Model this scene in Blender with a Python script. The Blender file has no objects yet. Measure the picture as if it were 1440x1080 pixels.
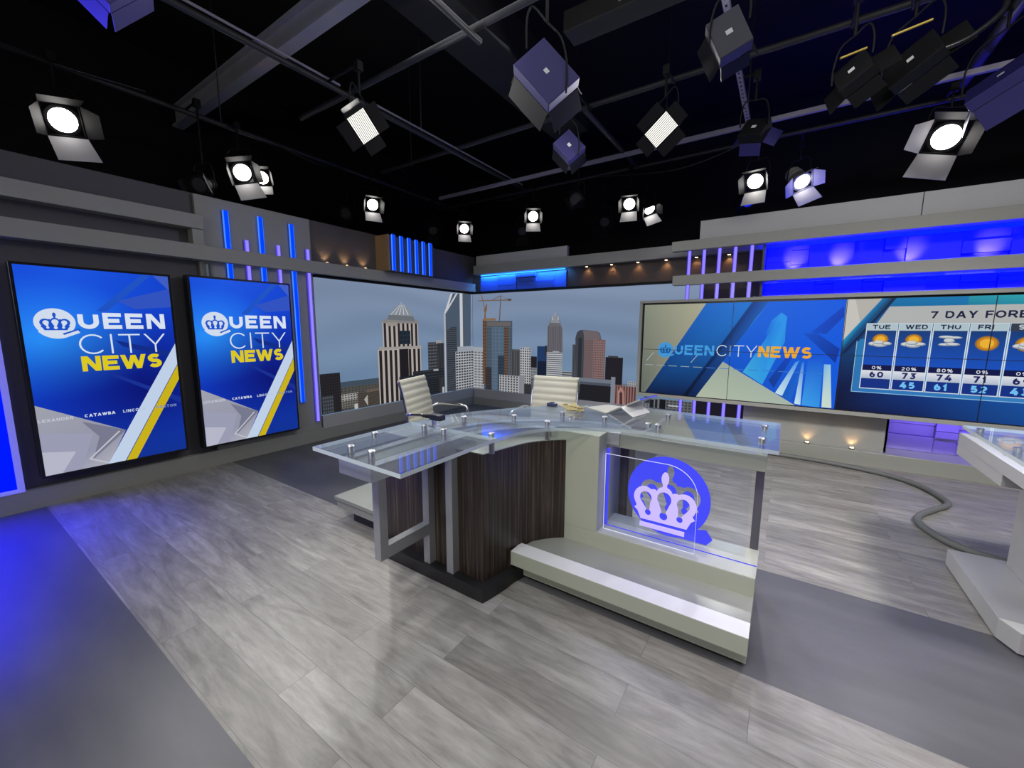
import bpy, math, random
from mathutils import Vector, Matrix
from mathutils.geometry import tessellate_polygon
random.seed(7)
PI = math.pi
SC = bpy.context.scene
COL = SC.collection

# ------------------------------------------------------------------ colour and materials
def lin(c):
    c = c/255.0
    return c/12.92 if c <= 0.04045 else ((c+0.055)/1.055)**2.4
def S(r, g, b): return (lin(r), lin(g), lin(b), 1.0)

def new_mat(name):
    m = bpy.data.materials.new(name); m.use_nodes = True
    nt = m.node_tree; nt.nodes.clear()
    out = nt.nodes.new('ShaderNodeOutputMaterial')
    return m, nt, out
def principled(name, col, rough=0.5, metal=0.0, spec=0.5, emis=None, estr=0.0, noise=0.0, nscale=6.0, coat=0.0):
    m, nt, out = new_mat(name)
    p = nt.nodes.new('ShaderNodeBsdfPrincipled')
    p.inputs['Base Color'].default_value = col
    p.inputs['Roughness'].default_value = rough
    p.inputs['Metallic'].default_value = metal
    p.inputs['Specular IOR Level'].default_value = spec
    p.inputs['Coat Weight'].default_value = coat
    if emis:
        p.inputs['Emission Color'].default_value = emis
        p.inputs['Emission Strength'].default_value = estr
    if noise:
        tc = nt.nodes.new('ShaderNodeTexCoord'); n = nt.nodes.new('ShaderNodeTexNoise')
        n.inputs['Scale'].default_value = nscale; n.inputs['Detail'].default_value = 5
        nt.links.new(tc.outputs['Object'], n.inputs['Vector'])
        mx = nt.nodes.new('ShaderNodeMix'); mx.data_type = 'RGBA'
        mx.inputs['A'].default_value = tuple(c*(1-noise) for c in col[:3])+(1,)
        mx.inputs['B'].default_value = tuple(min(1, c*(1+noise)) for c in col[:3])+(1,)
        nt.links.new(n.outputs['Fac'], mx.inputs['Factor'])
        nt.links.new(mx.outputs['Result'], p.inputs['Base Color'])
    nt.links.new(p.outputs['BSDF'], out.inputs['Surface'])
    return m
def emit(name, col, strength):
    m, nt, out = new_mat(name)
    e = nt.nodes.new('ShaderNodeEmission'); e.inputs['Color'].default_value = col; e.inputs['Strength'].default_value = strength
    nt.links.new(e.outputs['Emission'], out.inputs['Surface']); return m
def picture_mat(name, strength=1.0, gloss=0.0):
    """emissive picture: the colour of each printed shape comes from the mesh"""
    m, nt, out = new_mat(name)
    a = nt.nodes.new('ShaderNodeAttribute'); a.attribute_name = 'print'
    p = nt.nodes.new('ShaderNodeBsdfPrincipled')
    p.inputs['Base Color'].default_value = (0.004, 0.004, 0.005, 1); p.inputs['Roughness'].default_value = 0.28
    p.inputs['Specular IOR Level'].default_value = gloss
    nt.links.new(a.outputs['Color'], p.inputs['Emission Color']); p.inputs['Emission Strength'].default_value = strength
    nt.links.new(p.outputs['BSDF'], out.inputs['Surface']); return m
def clear_mat(name, tint=(0.93, 0.96, 1.0), base=0.04, power=5.0, hi=0.85, haze=0.0, hazecol=(0.6, 0.65, 0.8, 1)):
    """clear acrylic or glass sheet: see-through head on, mirror-like at a glancing angle"""
    m, nt, out = new_mat(name)
    t = nt.nodes.new('ShaderNodeBsdfTransparent'); t.inputs['Color'].default_value = tint+(1,)
    g = nt.nodes.new('ShaderNodeBsdfGlossy'); g.inputs['Roughness'].default_value = 0.02
    lw = nt.nodes.new('ShaderNodeLayerWeight'); lw.inputs['Blend'].default_value = 0.5
    pw = nt.nodes.new('ShaderNodeMath'); pw.operation = 'POWER'; pw.inputs[1].default_value = power
    nt.links.new(lw.outputs['Facing'], pw.inputs[0])
    ma = nt.nodes.new('ShaderNodeMath'); ma.operation = 'MULTIPLY_ADD'
    nt.links.new(pw.outputs[0], ma.inputs[0]); ma.inputs[1].default_value = hi-base; ma.inputs[2].default_value = base
    mix = nt.nodes.new('ShaderNodeMixShader')
    nt.links.new(ma.outputs[0], mix.inputs[0]); nt.links.new(t.outputs[0], mix.inputs[1]); nt.links.new(g.outputs[0], mix.inputs[2])
    last = mix
    if haze:
        d = nt.nodes.new('ShaderNodeBsdfDiffuse'); d.inputs['Color'].default_value = hazecol
        m2 = nt.nodes.new('ShaderNodeMixShader'); m2.inputs[0].default_value = haze
        nt.links.new(mix.outputs[0], m2.inputs[1]); nt.links.new(d.outputs[0], m2.inputs[2]); last = m2
    nt.links.new(last.outputs[0], out.inputs['Surface']); return m

def plank_mat():
    m, nt, out = new_mat('grey_wood_planks')
    N, L = nt.nodes.new, nt.links.new
    tc = N('ShaderNodeTexCoord')
    br = N('ShaderNodeTexBrick'); br.offset = 0.37; br.inputs['Scale'].default_value = 1.0
    br.inputs['Brick Width'].default_value = 1.22; br.inputs['Row Height'].default_value = 0.178
    br.inputs['Mortar Size'].default_value = 0.0012; br.inputs['Mortar Smooth'].default_value = 0.2
    br.inputs['Color1'].default_value = (0, 0, 0, 1); br.inputs['Color2'].default_value = (1, 1, 1, 1); br.inputs['Mortar'].default_value = (0.0, 0.0, 0.0, 1)
    br.inputs['Bias'].default_value = 0.0
    L(tc.outputs['Object'], br.inputs['Vector'])
    # grain, shifted per plank
    sep = N('ShaderNodeSeparateXYZ'); L(tc.outputs['Object'], sep.inputs[0])
    off = N('ShaderNodeMath'); off.operation = 'MULTIPLY'; off.inputs[1].default_value = 17.0
    L(br.outputs['Color'], off.inputs[0])
    cmb = N('ShaderNodeCombineXYZ')
    ax = N('ShaderNodeMath'); ax.operation = 'MULTIPLY_ADD'; ax.inputs[1].default_value = 0.9
    L(sep.outputs['X'], ax.inputs[0]); L(off.outputs[0], ax.inputs[2]); L(ax.outputs[0], cmb.inputs[0])
    ay = N('ShaderNodeMath'); ay.operation = 'MULTIPLY'; ay.inputs[1].default_value = 5.2
    L(sep.outputs['Y'], ay.inputs[0]); L(ay.outputs[0], cmb.inputs[1]); L(off.outputs[0], cmb.inputs[2])
    n1 = N('ShaderNodeTexNoise'); n1.inputs['Scale'].default_value = 1.5; n1.inputs['Detail'].default_value = 8; n1.inputs['Roughness'].default_value = 0.62; n1.inputs['Distortion'].default_value = 1.5
    L(cmb.outputs[0], n1.inputs['Vector'])
    n2 = N('ShaderNodeTexNoise'); n2.inputs['Scale'].default_value = 7.0; n2.inputs['Detail'].default_value = 6; n2.inputs['Roughness'].default_value = 0.7
    L(cmb.outputs[0], n2.inputs['Vector'])
    r1 = N('ShaderNodeValToRGB'); r1.color_ramp.elements[0].position = 0.28; r1.color_ramp.elements[1].position = 0.74
    r1.color_ramp.elements[0].color = (0.175, 0.165, 0.152, 1); r1.color_ramp.elements[1].color = (0.41, 0.395, 0.37, 1)
    L(n1.outputs['Fac'], r1.inputs[0])
    mixf = N('ShaderNodeMix'); mixf.data_type = 'RGBA'; mixf.blend_type = 'MULTIPLY'; mixf.inputs['Factor'].default_value = 0.7
    L(r1.outputs['Color'], mixf.inputs['A'])
    r2 = N('ShaderNodeValToRGB'); r2.color_ramp.elements[0].position = 0.3; r2.color_ramp.elements[0].color = (0.6, 0.6, 0.6, 1); r2.color_ramp.elements[1].position = 0.62
    L(n2.outputs['Fac'], r2.inputs[0]); L(r2.outputs['Color'], mixf.inputs['B'])
    # plank to plank tone
    tn = N('ShaderNodeMapRange'); tn.inputs['To Min'].default_value = 0.82; tn.inputs['To Max'].default_value = 1.14
    L(br.outputs['Color'], tn.inputs['Value'])
    tm = N('ShaderNodeMix'); tm.data_type = 'RGBA'; tm.blend_type = 'MULTIPLY'; tm.inputs['Factor'].default_value = 1.0
    L(mixf.outputs['Result'], tm.inputs['A']); L(tn.outputs['Result'], tm.inputs['B'])
    mo = N('ShaderNodeMix'); mo.data_type = 'RGBA'; L(br.outputs['Fac'], mo.inputs['Factor'])
    L(tm.outputs['Result'], mo.inputs['A']); mo.inputs['B'].default_value = (0.13, 0.126, 0.12, 1)
    p = N('ShaderNodeBsdfPrincipled'); L(mo.outputs['Result'], p.inputs['Base Color'])
    rr = N('ShaderNodeMapRange'); rr.inputs['To Min'].default_value = 0.30; rr.inputs['To Max'].default_value = 0.46
    L(n1.outputs['Fac'], rr.inputs['Value']); L(rr.outputs['Result'], p.inputs['Roughness'])
    p.inputs['Specular IOR Level'].default_value = 0.4
    L(p.outputs['BSDF'], out.inputs['Surface']); return m

def dark_floor_mat():
    m, nt, out = new_mat('dark_slate_vinyl')
    N, L = nt.nodes.new, nt.links.new
    tc = N('ShaderNodeTexCoord'); mp = N('ShaderNodeMapping'); mp.inputs['Scale'].default_value = (0.7, 2.2, 1)
    L(tc.outputs['Object'], mp.inputs['Vector'])
    n = N('ShaderNodeTexNoise'); n.inputs['Scale'].default_value = 1.8; n.inputs['Detail'].default_value = 7; n.inputs['Roughness'].default_value = 0.55
    L(mp.outputs[0], n.inputs['Vector'])
    r = N('ShaderNodeValToRGB'); r.color_ramp.elements[0].position = 0.3; r.color_ramp.elements[1].position = 0.75
    r.color_ramp.elements[0].color = (0.072, 0.072, 0.080, 1); r.color_ramp.elements[1].color = (0.115, 0.115, 0.124, 1)
    L(n.outputs['Fac'], r.inputs[0])
    p = N('ShaderNodeBsdfPrincipled'); L(r.outputs['Color'], p.inputs['Base Color'])
    p.inputs['Roughness'].default_value = 0.42; p.inputs['Specular IOR Level'].default_value = 0.4
    L(p.outputs['BSDF'], out.inputs['Surface']); return m

def zebrano_mat():
    m, nt, out = new_mat('dark_striped_veneer')
    N, L = nt.nodes.new, nt.links.new
    tc = N('ShaderNodeTexCoord'); mp = N('ShaderNodeMapping'); mp.inputs['Scale'].default_value = (1, 1, 0.012)
    L(tc.outputs['Object'], mp.inputs['Vector'])
    n = N('ShaderNodeTexNoise'); n.inputs['Scale'].default_value = 85; n.inputs['Detail'].default_value = 5; n.inputs['Roughness'].default_value = 0.75
    L(mp.outputs[0], n.inputs['Vector'])
    r = N('ShaderNodeValToRGB'); e = r.color_ramp.elements
    e[0].position = 0.36; e[0].color = (0.016, 0.012, 0.010, 1); e[1].position = 0.74; e[1].color = (0.17, 0.125, 0.095, 1)
    k = e.new(0.53); k.color = (0.042, 0.030, 0.023, 1)
    L(n.outputs['Fac'], r.inputs[0])
    p = N('ShaderNodeBsdfPrincipled'); L(r.outputs['Color'], p.inputs['Base Color'])
    p.inputs['Roughness'].default_value = 0.33; p.inputs['Specular IOR Level'].default_value = 0.45
    L(p.outputs['BSDF'], out.inputs['Surface']); return m

M = dict(
    planks=plank_mat(), slate=dark_floor_mat(), veneer=zebrano_mat(),
    void=principled('studio_black', (0.010, 0.010, 0.011, 1), 0.9),
    curtain=principled('black_studio_drape', (0.012, 0.012, 0.014, 1), 0.95),
    flat=principled('dark_grey_set_paint', S(80, 78, 82), 0.6, noise=0.06),
    paint=principled('mid_grey_set_paint', S(150, 150, 144), 0.5, noise=0.04),
    pale=principled('pale_grey_set_paint', S(178, 177, 178), 0.5, noise=0.03),
    beige=principled('greige_desk_laminate', S(168, 171, 156), 0.38, noise=0.03),
    white=principled('white_desk_laminate', S(188, 190, 188), 0.35, noise=0.02),
    tray=principled('grey_desk_laminate', S(144, 146, 138), 0.22, noise=0.03),
    brushed=principled('brushed_aluminium_look', S(172, 173, 176), 0.38, 0.35, noise=0.06, nscale=20),
    chrome=principled('polished_chrome', (0.75, 0.75, 0.78, 1), 0.12, 1.0),
    steel=principled('satin_steel', (0.5, 0.5, 0.52, 1), 0.3, 1.0),
    blackm=principled('black_painted_metal', (0.006, 0.006, 0.007, 1), 0.6, spec=0.25),
    blackp=principled('black_plastic', (0.014, 0.014, 0.016, 1), 0.3),
    plinth=principled('black_plinth_laminate', (0.018, 0.017, 0.018, 1), 0.35),
    pipe=principled('dark_grid_pipe', (0.030, 0.030, 0.034, 1), 0.5, 0.1),
    strut=principled('pale_galvanised_strut', (0.30, 0.28, 0.36, 1), 0.6),
    beamp=principled('painted_steel_beam', (0.55, 0.54, 0.62, 1), 0.6, noise=0.1),
    duct=principled('dark_duct_metal', (0.04, 0.04, 0.034, 1), 0.6),
    ductb=principled('black_duct_wrap', (0.008, 0.008, 0.010, 1), 0.8),
    cream=principled('cream_leather', S(200, 198, 182), 0.42, noise=0.02),
    wallwood=principled('dark_walnut_cladding', (0.05, 0.034, 0.028, 1), 0.5, noise=0.25, nscale=3),
    tan=principled('tan_side_panel', S(150, 122, 88), 0.6),
    doorleaf=principled('lit_metal_barn_door', (0.40, 0.39, 0.40, 1), 0.5),
    bezel=principled('black_screen_bezel', (0.012, 0.012, 0.014, 1), 0.25),
    label=principled('white_sticker', (0.7, 0.7, 0.7, 1), 0.6),
    tile=principled('blue_lit_relief_tile', (0.018, 0.014, 0.60, 1), 0.5, spec=.2),  # blue of the alcove light put into the tile colour
    tilec=principled('sky_blue_lit_relief_tile', (0.05, 0.12, 0.62, 1), 0.35),  # blue of the corner light put into this tile colour too
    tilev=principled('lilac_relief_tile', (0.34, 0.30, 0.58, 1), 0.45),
    cable=principled('grey_rubber_hose', S(104, 106, 104), 0.55),
    rope=principled('tan_braided_cord', S(190, 176, 130), 0.7),
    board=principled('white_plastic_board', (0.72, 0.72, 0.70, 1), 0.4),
    yellow=principled('yellow_brass_tape', (0.75, 0.55, 0.12, 1), 0.35, 0.6),
    blue_led=emit('blue_light_strip', (0.0, 0.055, 1.0, 1), 1.15),
    lilac_led=emit('lilac_light_strip', (0.30, 0.235, 1.0, 1), 1.1),
    blue_panel=emit('backlit_blue_acrylic', (0.0, 0.006, 1.0, 1), 1.6),
    cyan_led=emit('cyan_blue_light_strip', (0.04, 0.42, 1.0, 1), 2.2),
    warm=emit('warm_halogen_lens', (1.0, 0.66, 0.30, 1), 12.0),
    lens=emit('lit_fresnel_lens', (1.0, 0.97, 0.92, 1), 14.0),
    lens2=emit('lit_pink_white_lens', (1.0, 0.93, 0.95, 1), 14.0),
    lens_off=principled('unlit_fresnel_lens', (0.06, 0.06, 0.07, 1), 0.1),
    ledgrid=emit('lit_led_rows', (1.0, 0.99, 0.9, 1), 1.5),
    screen=picture_mat('lit_screen_picture', 0.93, 0.15),
    mural=picture_mat('emissive_skyline_print', 0.72, 0.05),
    glass=clear_mat('clear_glass_top', (0.91, 0.95, 0.985), 0.07, 2.8, 0.70, haze=0.04),
    acrylic=clear_mat('clear_acrylic', (0.95, 0.97, 1.0), 0.02, 4.0, 0.4),
    blue_led_edge=emit('blue_strip_glow_edge', (0.06, 0.22, 1.0, 1), 1.2),
    lilac_led_edge=emit('violet_strip_glow_edge', (0.10, 0.07, 0.85, 1), 1.0),
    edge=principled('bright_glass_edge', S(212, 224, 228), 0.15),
    edge_dim=clear_mat('clear_glass_edge', (0.80, 0.88, 0.90), 0.12, 2.0, 0.6, haze=0.45, hazecol=(0.7, 0.78, 0.82, 1)),
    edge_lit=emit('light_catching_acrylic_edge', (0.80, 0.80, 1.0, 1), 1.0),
    sign_blue=emit('edge_lit_blue_vinyl', (0.065, 0.075, 0.95, 1), 1.0),
    sign_lilac=principled('frosted_lilac_acrylic', S(190, 176, 236), 0.5, emis=(0.40, 0.33, 0.85, 1), estr=0.62),
)

# ------------------------------------------------------------------ mesh building
class MB:
    def __init__(s): s.v = []; s.f = []; s.m = []; s.sm = []
    def add(s, vs, fs, mi=0, smooth=False):
        b = len(s.v); s.v += [Vector(v) for v in vs]
        for f in fs: s.f.append([i+b for i in f]); s.m.append(mi); s.sm.append(smooth)
        return s
    def box(s, x0, y0, z0, x1, y1, z1, mi=0):
        if x0 > x1: x0, x1 = x1, x0
        if y0 > y1: y0, y1 = y1, y0
        if z0 > z1: z0, z1 = z1, z0
        vs = [(x0, y0, z0), (x1, y0, z0), (x1, y1, z0), (x0, y1, z0), (x0, y0, z1), (x1, y0, z1), (x1, y1, z1), (x0, y1, z1)]
        return s.add(vs, [(0, 3, 2, 1), (4, 5, 6, 7), (0, 1, 5, 4), (1, 2, 6, 5), (2, 3, 7, 6), (3, 0, 4, 7)], mi)
    def prism(s, pts, z0, z1, mi=0, side_mi=None, smooth_side=False):
        """vertical prism over a simple ground polygon (any winding)"""
        A = sum(pts[i][0]*pts[(i+1) % len(pts)][1]-pts[(i+1) % len(pts)][0]*pts[i][1] for i in range(len(pts)))
        if A < 0: pts = pts[::-1]
        n = len(pts); sm = mi if side_mi is None else side_mi
        tris = tessellate_polygon([[Vector((p[0], p[1], 0)) for p in pts]])
        top = [(p[0], p[1], z1) for p in pts]; bot = [(p[0], p[1], z0) for p in pts]
        def orient(t, up):
            a, b, c = [Vector((pts[i][0], pts[i][1], 0)) for i in t]
            k = (b-a).cross(c-a).z
            return t if (k > 0) == up else t[::-1]
        s.add(top, [orient(tuple(t), True) for t in tris], mi)
        s.add(bot, [orient(tuple(t), False) for t in tris], mi)
        s.add(bot+top, [(i, (i+1) % n, n+(i+1) % n, n+i) for i in range(n)], sm, smooth_side)
        return s
    def cyl(s, p0, p1, r0, r1=None, seg=16, mi=0, caps=True, smooth=True):
        p0, p1 = Vector(p0), Vector(p1); r1 = r0 if r1 is None else r1
        d = (p1-p0).normalized(); u = d.orthogonal().normalized(); w = d.cross(u)
        vs = []
        for p, r in ((p0, r0), (p1, r1)):
            for k in range(seg):
                a = 2*PI*k/seg; vs.append(p+u*(r*math.cos(a))+w*(r*math.sin(a)))
        s.add(vs, [(k, (k+1) % seg, seg+(k+1) % seg, seg+k) for k in range(seg)], mi, smooth)
        if caps:
            s.add(vs[:seg], [tuple(range(seg))[::-1]], mi); s.add(vs[seg:], [tuple(range(seg))], mi)
        return s
    def tube(s, pts, r, seg=10, mi=0, sub=6, closed=False):
        P = [Vector(p) for p in pts]
        if sub > 1 and len(P) > 2: P = catmull(P, sub)
        n = len(P); rings = []; u = None
        for i, p in enumerate(P):
            d = (P[min(i+1, n-1)]-P[max(i-1, 0)]).normalized()
            u = d.orthogonal().normalized() if u is None else (u-d*u.dot(d)).normalized()
            w = d.cross(u)
            rings.append([p+u*(r*math.cos(2*PI*k/seg))+w*(r*math.sin(2*PI*k/seg)) for k in range(seg)])
        vs = [v for rg in rings for v in rg]; fs = []
        for i in range(n-1):
            for k in range(seg): fs.append((i*seg+k, i*seg+(k+1) % seg, (i+1)*seg+(k+1) % seg, (i+1)*seg+k))
        s.add(vs, fs, mi, True); s.add(rings[0], [tuple(range(seg))[::-1]], mi); s.add(rings[-1], [tuple(range(seg))], mi)
        return s
    def lathe(s, prof, c=(0, 0, 0), seg=20, mi=0):
        c = Vector(c); vs = []
        for r, z in prof:
            for k in range(seg):
                a = 2*PI*k/seg; vs.append(c+Vector((r*math.cos(a), r*math.sin(a), z)))
        fs = [(i*seg+k, i*seg+(k+1) % seg, (i+1)*seg+(k+1) % seg, (i+1)*seg+k) for i in range(len(prof)-1) for k in range(seg)]
        s.add(vs, fs, mi, True)
        s.add(vs[:seg], [tuple(range(seg))[::-1]], mi); s.add(vs[-seg:], [tuple(range(seg))], mi)
        return s
    def xform(s, mat): s.v = [mat @ v for v in s.v]; return s
    def plate(s, frame, loops, t, mi=0, side_mi=None):
        """solid sheet: loops[0] outline, the rest holes, in (u, v) of frame=(origin,u,v); thickness t towards u x v"""
        O, U, V = [Vector(a) for a in frame]; W = U.cross(V).normalized()
        vl = [[Vector((p[0], p[1], 0)) for p in lp] for lp in loops]
        tris = tessellate_polygon(vl); flat = [p for lp in vl for p in lp]
        def w3(p, d): return O+U*p.x+V*p.y+W*d
        front = [w3(p, t) for p in flat]; back = [w3(p, 0) for p in flat]
        def orient(tr, up):
            a, b, c = [flat[i] for i in tr]; k = (b-a).cross(c-a).z
            return tuple(tr) if (k > 0) == up else tuple(tr)[::-1]
        s.add(front, [orient(x, True) for x in tris], mi); s.add(back, [orient(x, False) for x in tris], mi)
        sm = mi if side_mi is None else side_mi
        for i, lp in enumerate(vl):
            n = len(lp); A = sum(lp[k].x*lp[(k+1) % n].y-lp[(k+1) % n].x*lp[k].y for k in range(n))
            if (A < 0) == (i == 0): lp = lp[::-1]
            s.add([w3(p, 0) for p in lp]+[w3(p, t) for p in lp], [(k, (k+1) % n, n+(k+1) % n, n+k) for k in range(n)], sm)
        return s
    def build(s, name, mats, parent=None, bevel=0.0, world=True, kind=None):
        if not isinstance(mats, (list, tuple)): mats = [mats]
        me = bpy.data.meshes.new(name); inv = Matrix.Identity(4)
        if parent is not None and world: inv = wm(parent).inverted()
        vs = [inv @ v for v in s.v]
        o = bpy.data.objects.new(name, me)
        if parent is None:
            lo = Vector([min(v[i] for v in vs) for i in range(3)]); hi = Vector([max(v[i] for v in vs) for i in range(3)])
            c = Vector(((lo.x+hi.x)/2, (lo.y+hi.y)/2, lo.z)); vs = [v-c for v in vs] if kind != 'structure' else vs
            if kind != 'structure': o.location = c
        me.from_pydata([tuple(v) for v in vs], [], s.f)
        for m in mats: me.materials.append(M[m] if isinstance(m, str) else m)
        for p, mi, sm in zip(me.polygons, s.m, s.sm): p.material_index = mi; p.use_smooth = sm
        me.update(); COL.objects.link(o)
        if parent is not None: o.parent = parent
        if bevel:
            b = o.modifiers.new('bevel', 'BEVEL'); b.width = bevel; b.segments = 2; b.limit_method = 'ANGLE'; b.angle_limit = math.radians(40)
        if kind: o['kind'] = kind
        return o

def catmull(P, sub):
    out = []
    n = len(P)
    for i in range(n-1):
        p0, p1, p2, p3 = P[max(i-1, 0)], P[i], P[i+1], P[min(i+2, n-1)]
        for k in range(sub):
            t = k/sub
            out.append(0.5*((2*p1)+(p2-p0)*t+(2*p0-5*p1+4*p2-p3)*t*t+(3*p1-p0-3*p2+p3)*t**3))
    out.append(P[-1]); return out
def wm(o):
    m = Matrix.Translation(o.location) @ o.rotation_euler.to_matrix().to_4x4()
    return wm(o.parent) @ m if o.parent else m
def tag(o, label, cat, group=None, kind=None):
    if label: o['label'] = label
    if cat: o['category'] = cat
    if group: o['group'] = group
    if kind: o['kind'] = kind
    return o
def thing(name, loc, label, cat, group=None, rz=0.0):
    o = bpy.data.objects.new(name, None); o.empty_display_size = 0.1
    o.location = loc; o.rotation_euler = (0, 0, rz); COL.objects.link(o)
    return tag(o, label, cat, group)
def struct(name, mb, mats, bevel=0.0): return mb.build(name, mats, None, bevel, kind='structure')
def copy_tree(o, parent=None):
    c = o.copy(); COL.objects.link(c)
    if parent is not None: c.parent = parent; c.matrix_parent_inverse = o.matrix_parent_inverse.copy()
    for ch in [x for x in COL.objects if x.parent == o]: copy_tree(ch, c)
    return c

# ------------------------------------------------------------------ flat pictures (screens, emissive prints)
class Art:
    def __init__(s, O, U, V): s.O, s.U, s.V = Vector(O), Vector(U), Vector(V); s.W = s.U.cross(s.V).normalized(); s.v = []; s.f = []; s.c = []
    def face(s, pts, cols, d):
        b = len(s.v); s.v += [s.O+s.U*p[0]+s.V*p[1]+s.W*d for p in pts]; s.f.append(list(range(b, b+len(pts))))
        if not isinstance(cols, list): cols = [cols]*len(pts)
        s.c.append(cols)
    def poly(s, loops, col, d):
        if not isinstance(loops[0][0], (tuple, list)): loops = [loops]
        vl = [[Vector((p[0], p[1], 0)) for p in lp] for lp in loops]
        fl = [p for lp in vl for p in lp]
        for t in tessellate_polygon(vl):
            a, b, c = [fl[i] for i in t]
            if (b-a).cross(c-a).z < 0: a, c = c, a
            s.face([(a.x, a.y), (b.x, b.y), (c.x, c.y)], S(*col), d)
    def rect(s, u0, v0, u1, v1, col, d): s.face([(u0, v0), (u1, v0), (u1, v1), (u0, v1)], S(*col), d)
    def grad(s, u0, v0, u1, v1, c, d, nu=1, nv=1, fn=None):
        """c = colours of bottom-left, bottom-right, top-right, top-left, or fn(a, b) over the unit square"""
        if fn is None:
            def fn(a, b): return tuple((c[0][i]*(1-a)+c[1][i]*a)*(1-b)+(c[3][i]*(1-a)+c[2][i]*a)*b for i in range(3))
        for i in range(nu):
            for j in range(nv):
                q = [(i/nu, j/nv), ((i+1)/nu, j/nv), ((i+1)/nu, (j+1)/nv), (i/nu, (j+1)/nv)]
                s.face([(u0+(u1-u0)*a, v0+(v1-v0)*b) for a, b in q], [S(*fn(a, b)) for a, b in q], d)
    def gquad(s, pts, cols, d): s.face(pts, [S(*c) for c in cols], d)
    def stroke(s, pts, t, col, d, closed=False, square=False):
        P = [Vector((p[0], p[1])) for p in pts]; n = len(P); L = []; R = []
        if square and (P[0]-P[-1]).length > 1e-4:
            P[0] = P[0]+(P[0]-P[1]).normalized()*t/2; P[-1] = P[-1]+(P[-1]-P[-2]).normalized()*t/2
        for i in range(n):
            a = P[i]-P[i-1] if (i > 0 or closed) else P[i+1]-P[i]
            b = P[(i+1) % n]-P[i] if (i < n-1 or closed) else P[i]-P[i-1]
            a.normalize(); b.normalize()
            na = Vector((-a.y, a.x)); nb = Vector((-b.y, b.x)); m = na+nb
            m = m.normalized() if m.length > 1e-6 else na
            k = min(1/max(m.dot(na), 0.3), 2.2)
            L.append(P[i]+m*t/2*k); R.append(P[i]-m*t/2*k)
        for i in range(n if closed else n-1):
            j = (i+1) % n; s.face([tuple(R[i]), tuple(R[j]), tuple(L[j]), tuple(L[i])], S(*col), d)
    def text(s, st, u, v, h, w, t, col, d, gap=0.28, slant=0.0):
        """st set in stroke letters, cap height h, letter width w, stroke t; returns end"""
        for ch in st:
            if ch == ' ': u += w*0.6; continue
            g, wf = GL[ch]; ww = w*wf
            for pl in g:
                if pl[0] == 'd':      # leg cut level at both ends
                    (xa, ya), (xb, yb) = pl[1:]; hh = max(1e-6, abs(yb-ya)*h); kx = t*math.sqrt(1+((xb-xa)*(ww-t)/hh)**2)
                    kx = min(kx, t*1.9); X0 = u+kx/2+xa*(ww-kx); X1 = u+kx/2+xb*(ww-kx); Y0 = v+ya*h; Y1 = v+yb*h
                    q = [(X0-kx/2, Y0), (X0+kx/2, Y0), (X1+kx/2, Y1), (X1-kx/2, Y1)]
                    if Y1 < Y0: q = q[::-1]
                    s.face(q, S(*col), d); continue
                q = [(u+t/2+p[0]*(ww-t)+slant*(p[1]*h), v+t/2+p[1]*(h-t)) for p in pl]
                s.stroke(q, t, col, d, square=(len(pl) < 8))
            u += ww+w*gap
        return u-w*gap
    def build(s, name, mat, parent):
        me = bpy.data.meshes.new(name); inv = wm(parent).inverted() if parent else Matrix.Identity(4)
        o = bpy.data.objects.new(name, me); vs = [inv @ v for v in s.v]
        if parent is None: o.location = s.O; vs = [v-s.O for v in vs]
        me.from_pydata([tuple(v) for v in vs], [], s.f)
        at = me.color_attributes.new('print', 'FLOAT_COLOR', 'CORNER'); k = 0
        for cols in s.c:
            for c in cols: at.data[k].color = c; k += 1
        me.materials.append(M[mat]); me.update(); COL.objects.link(o)
        if parent: o.parent = parent
        return o
def arc(cx, cy, rx, ry, a0, a1, n=10): return [(cx+rx*math.cos(math.radians(a0+(a1-a0)*k/n)), cy+ry*math.sin(math.radians(a0+(a1-a0)*k/n))) for k in range(n+1)]
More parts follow.
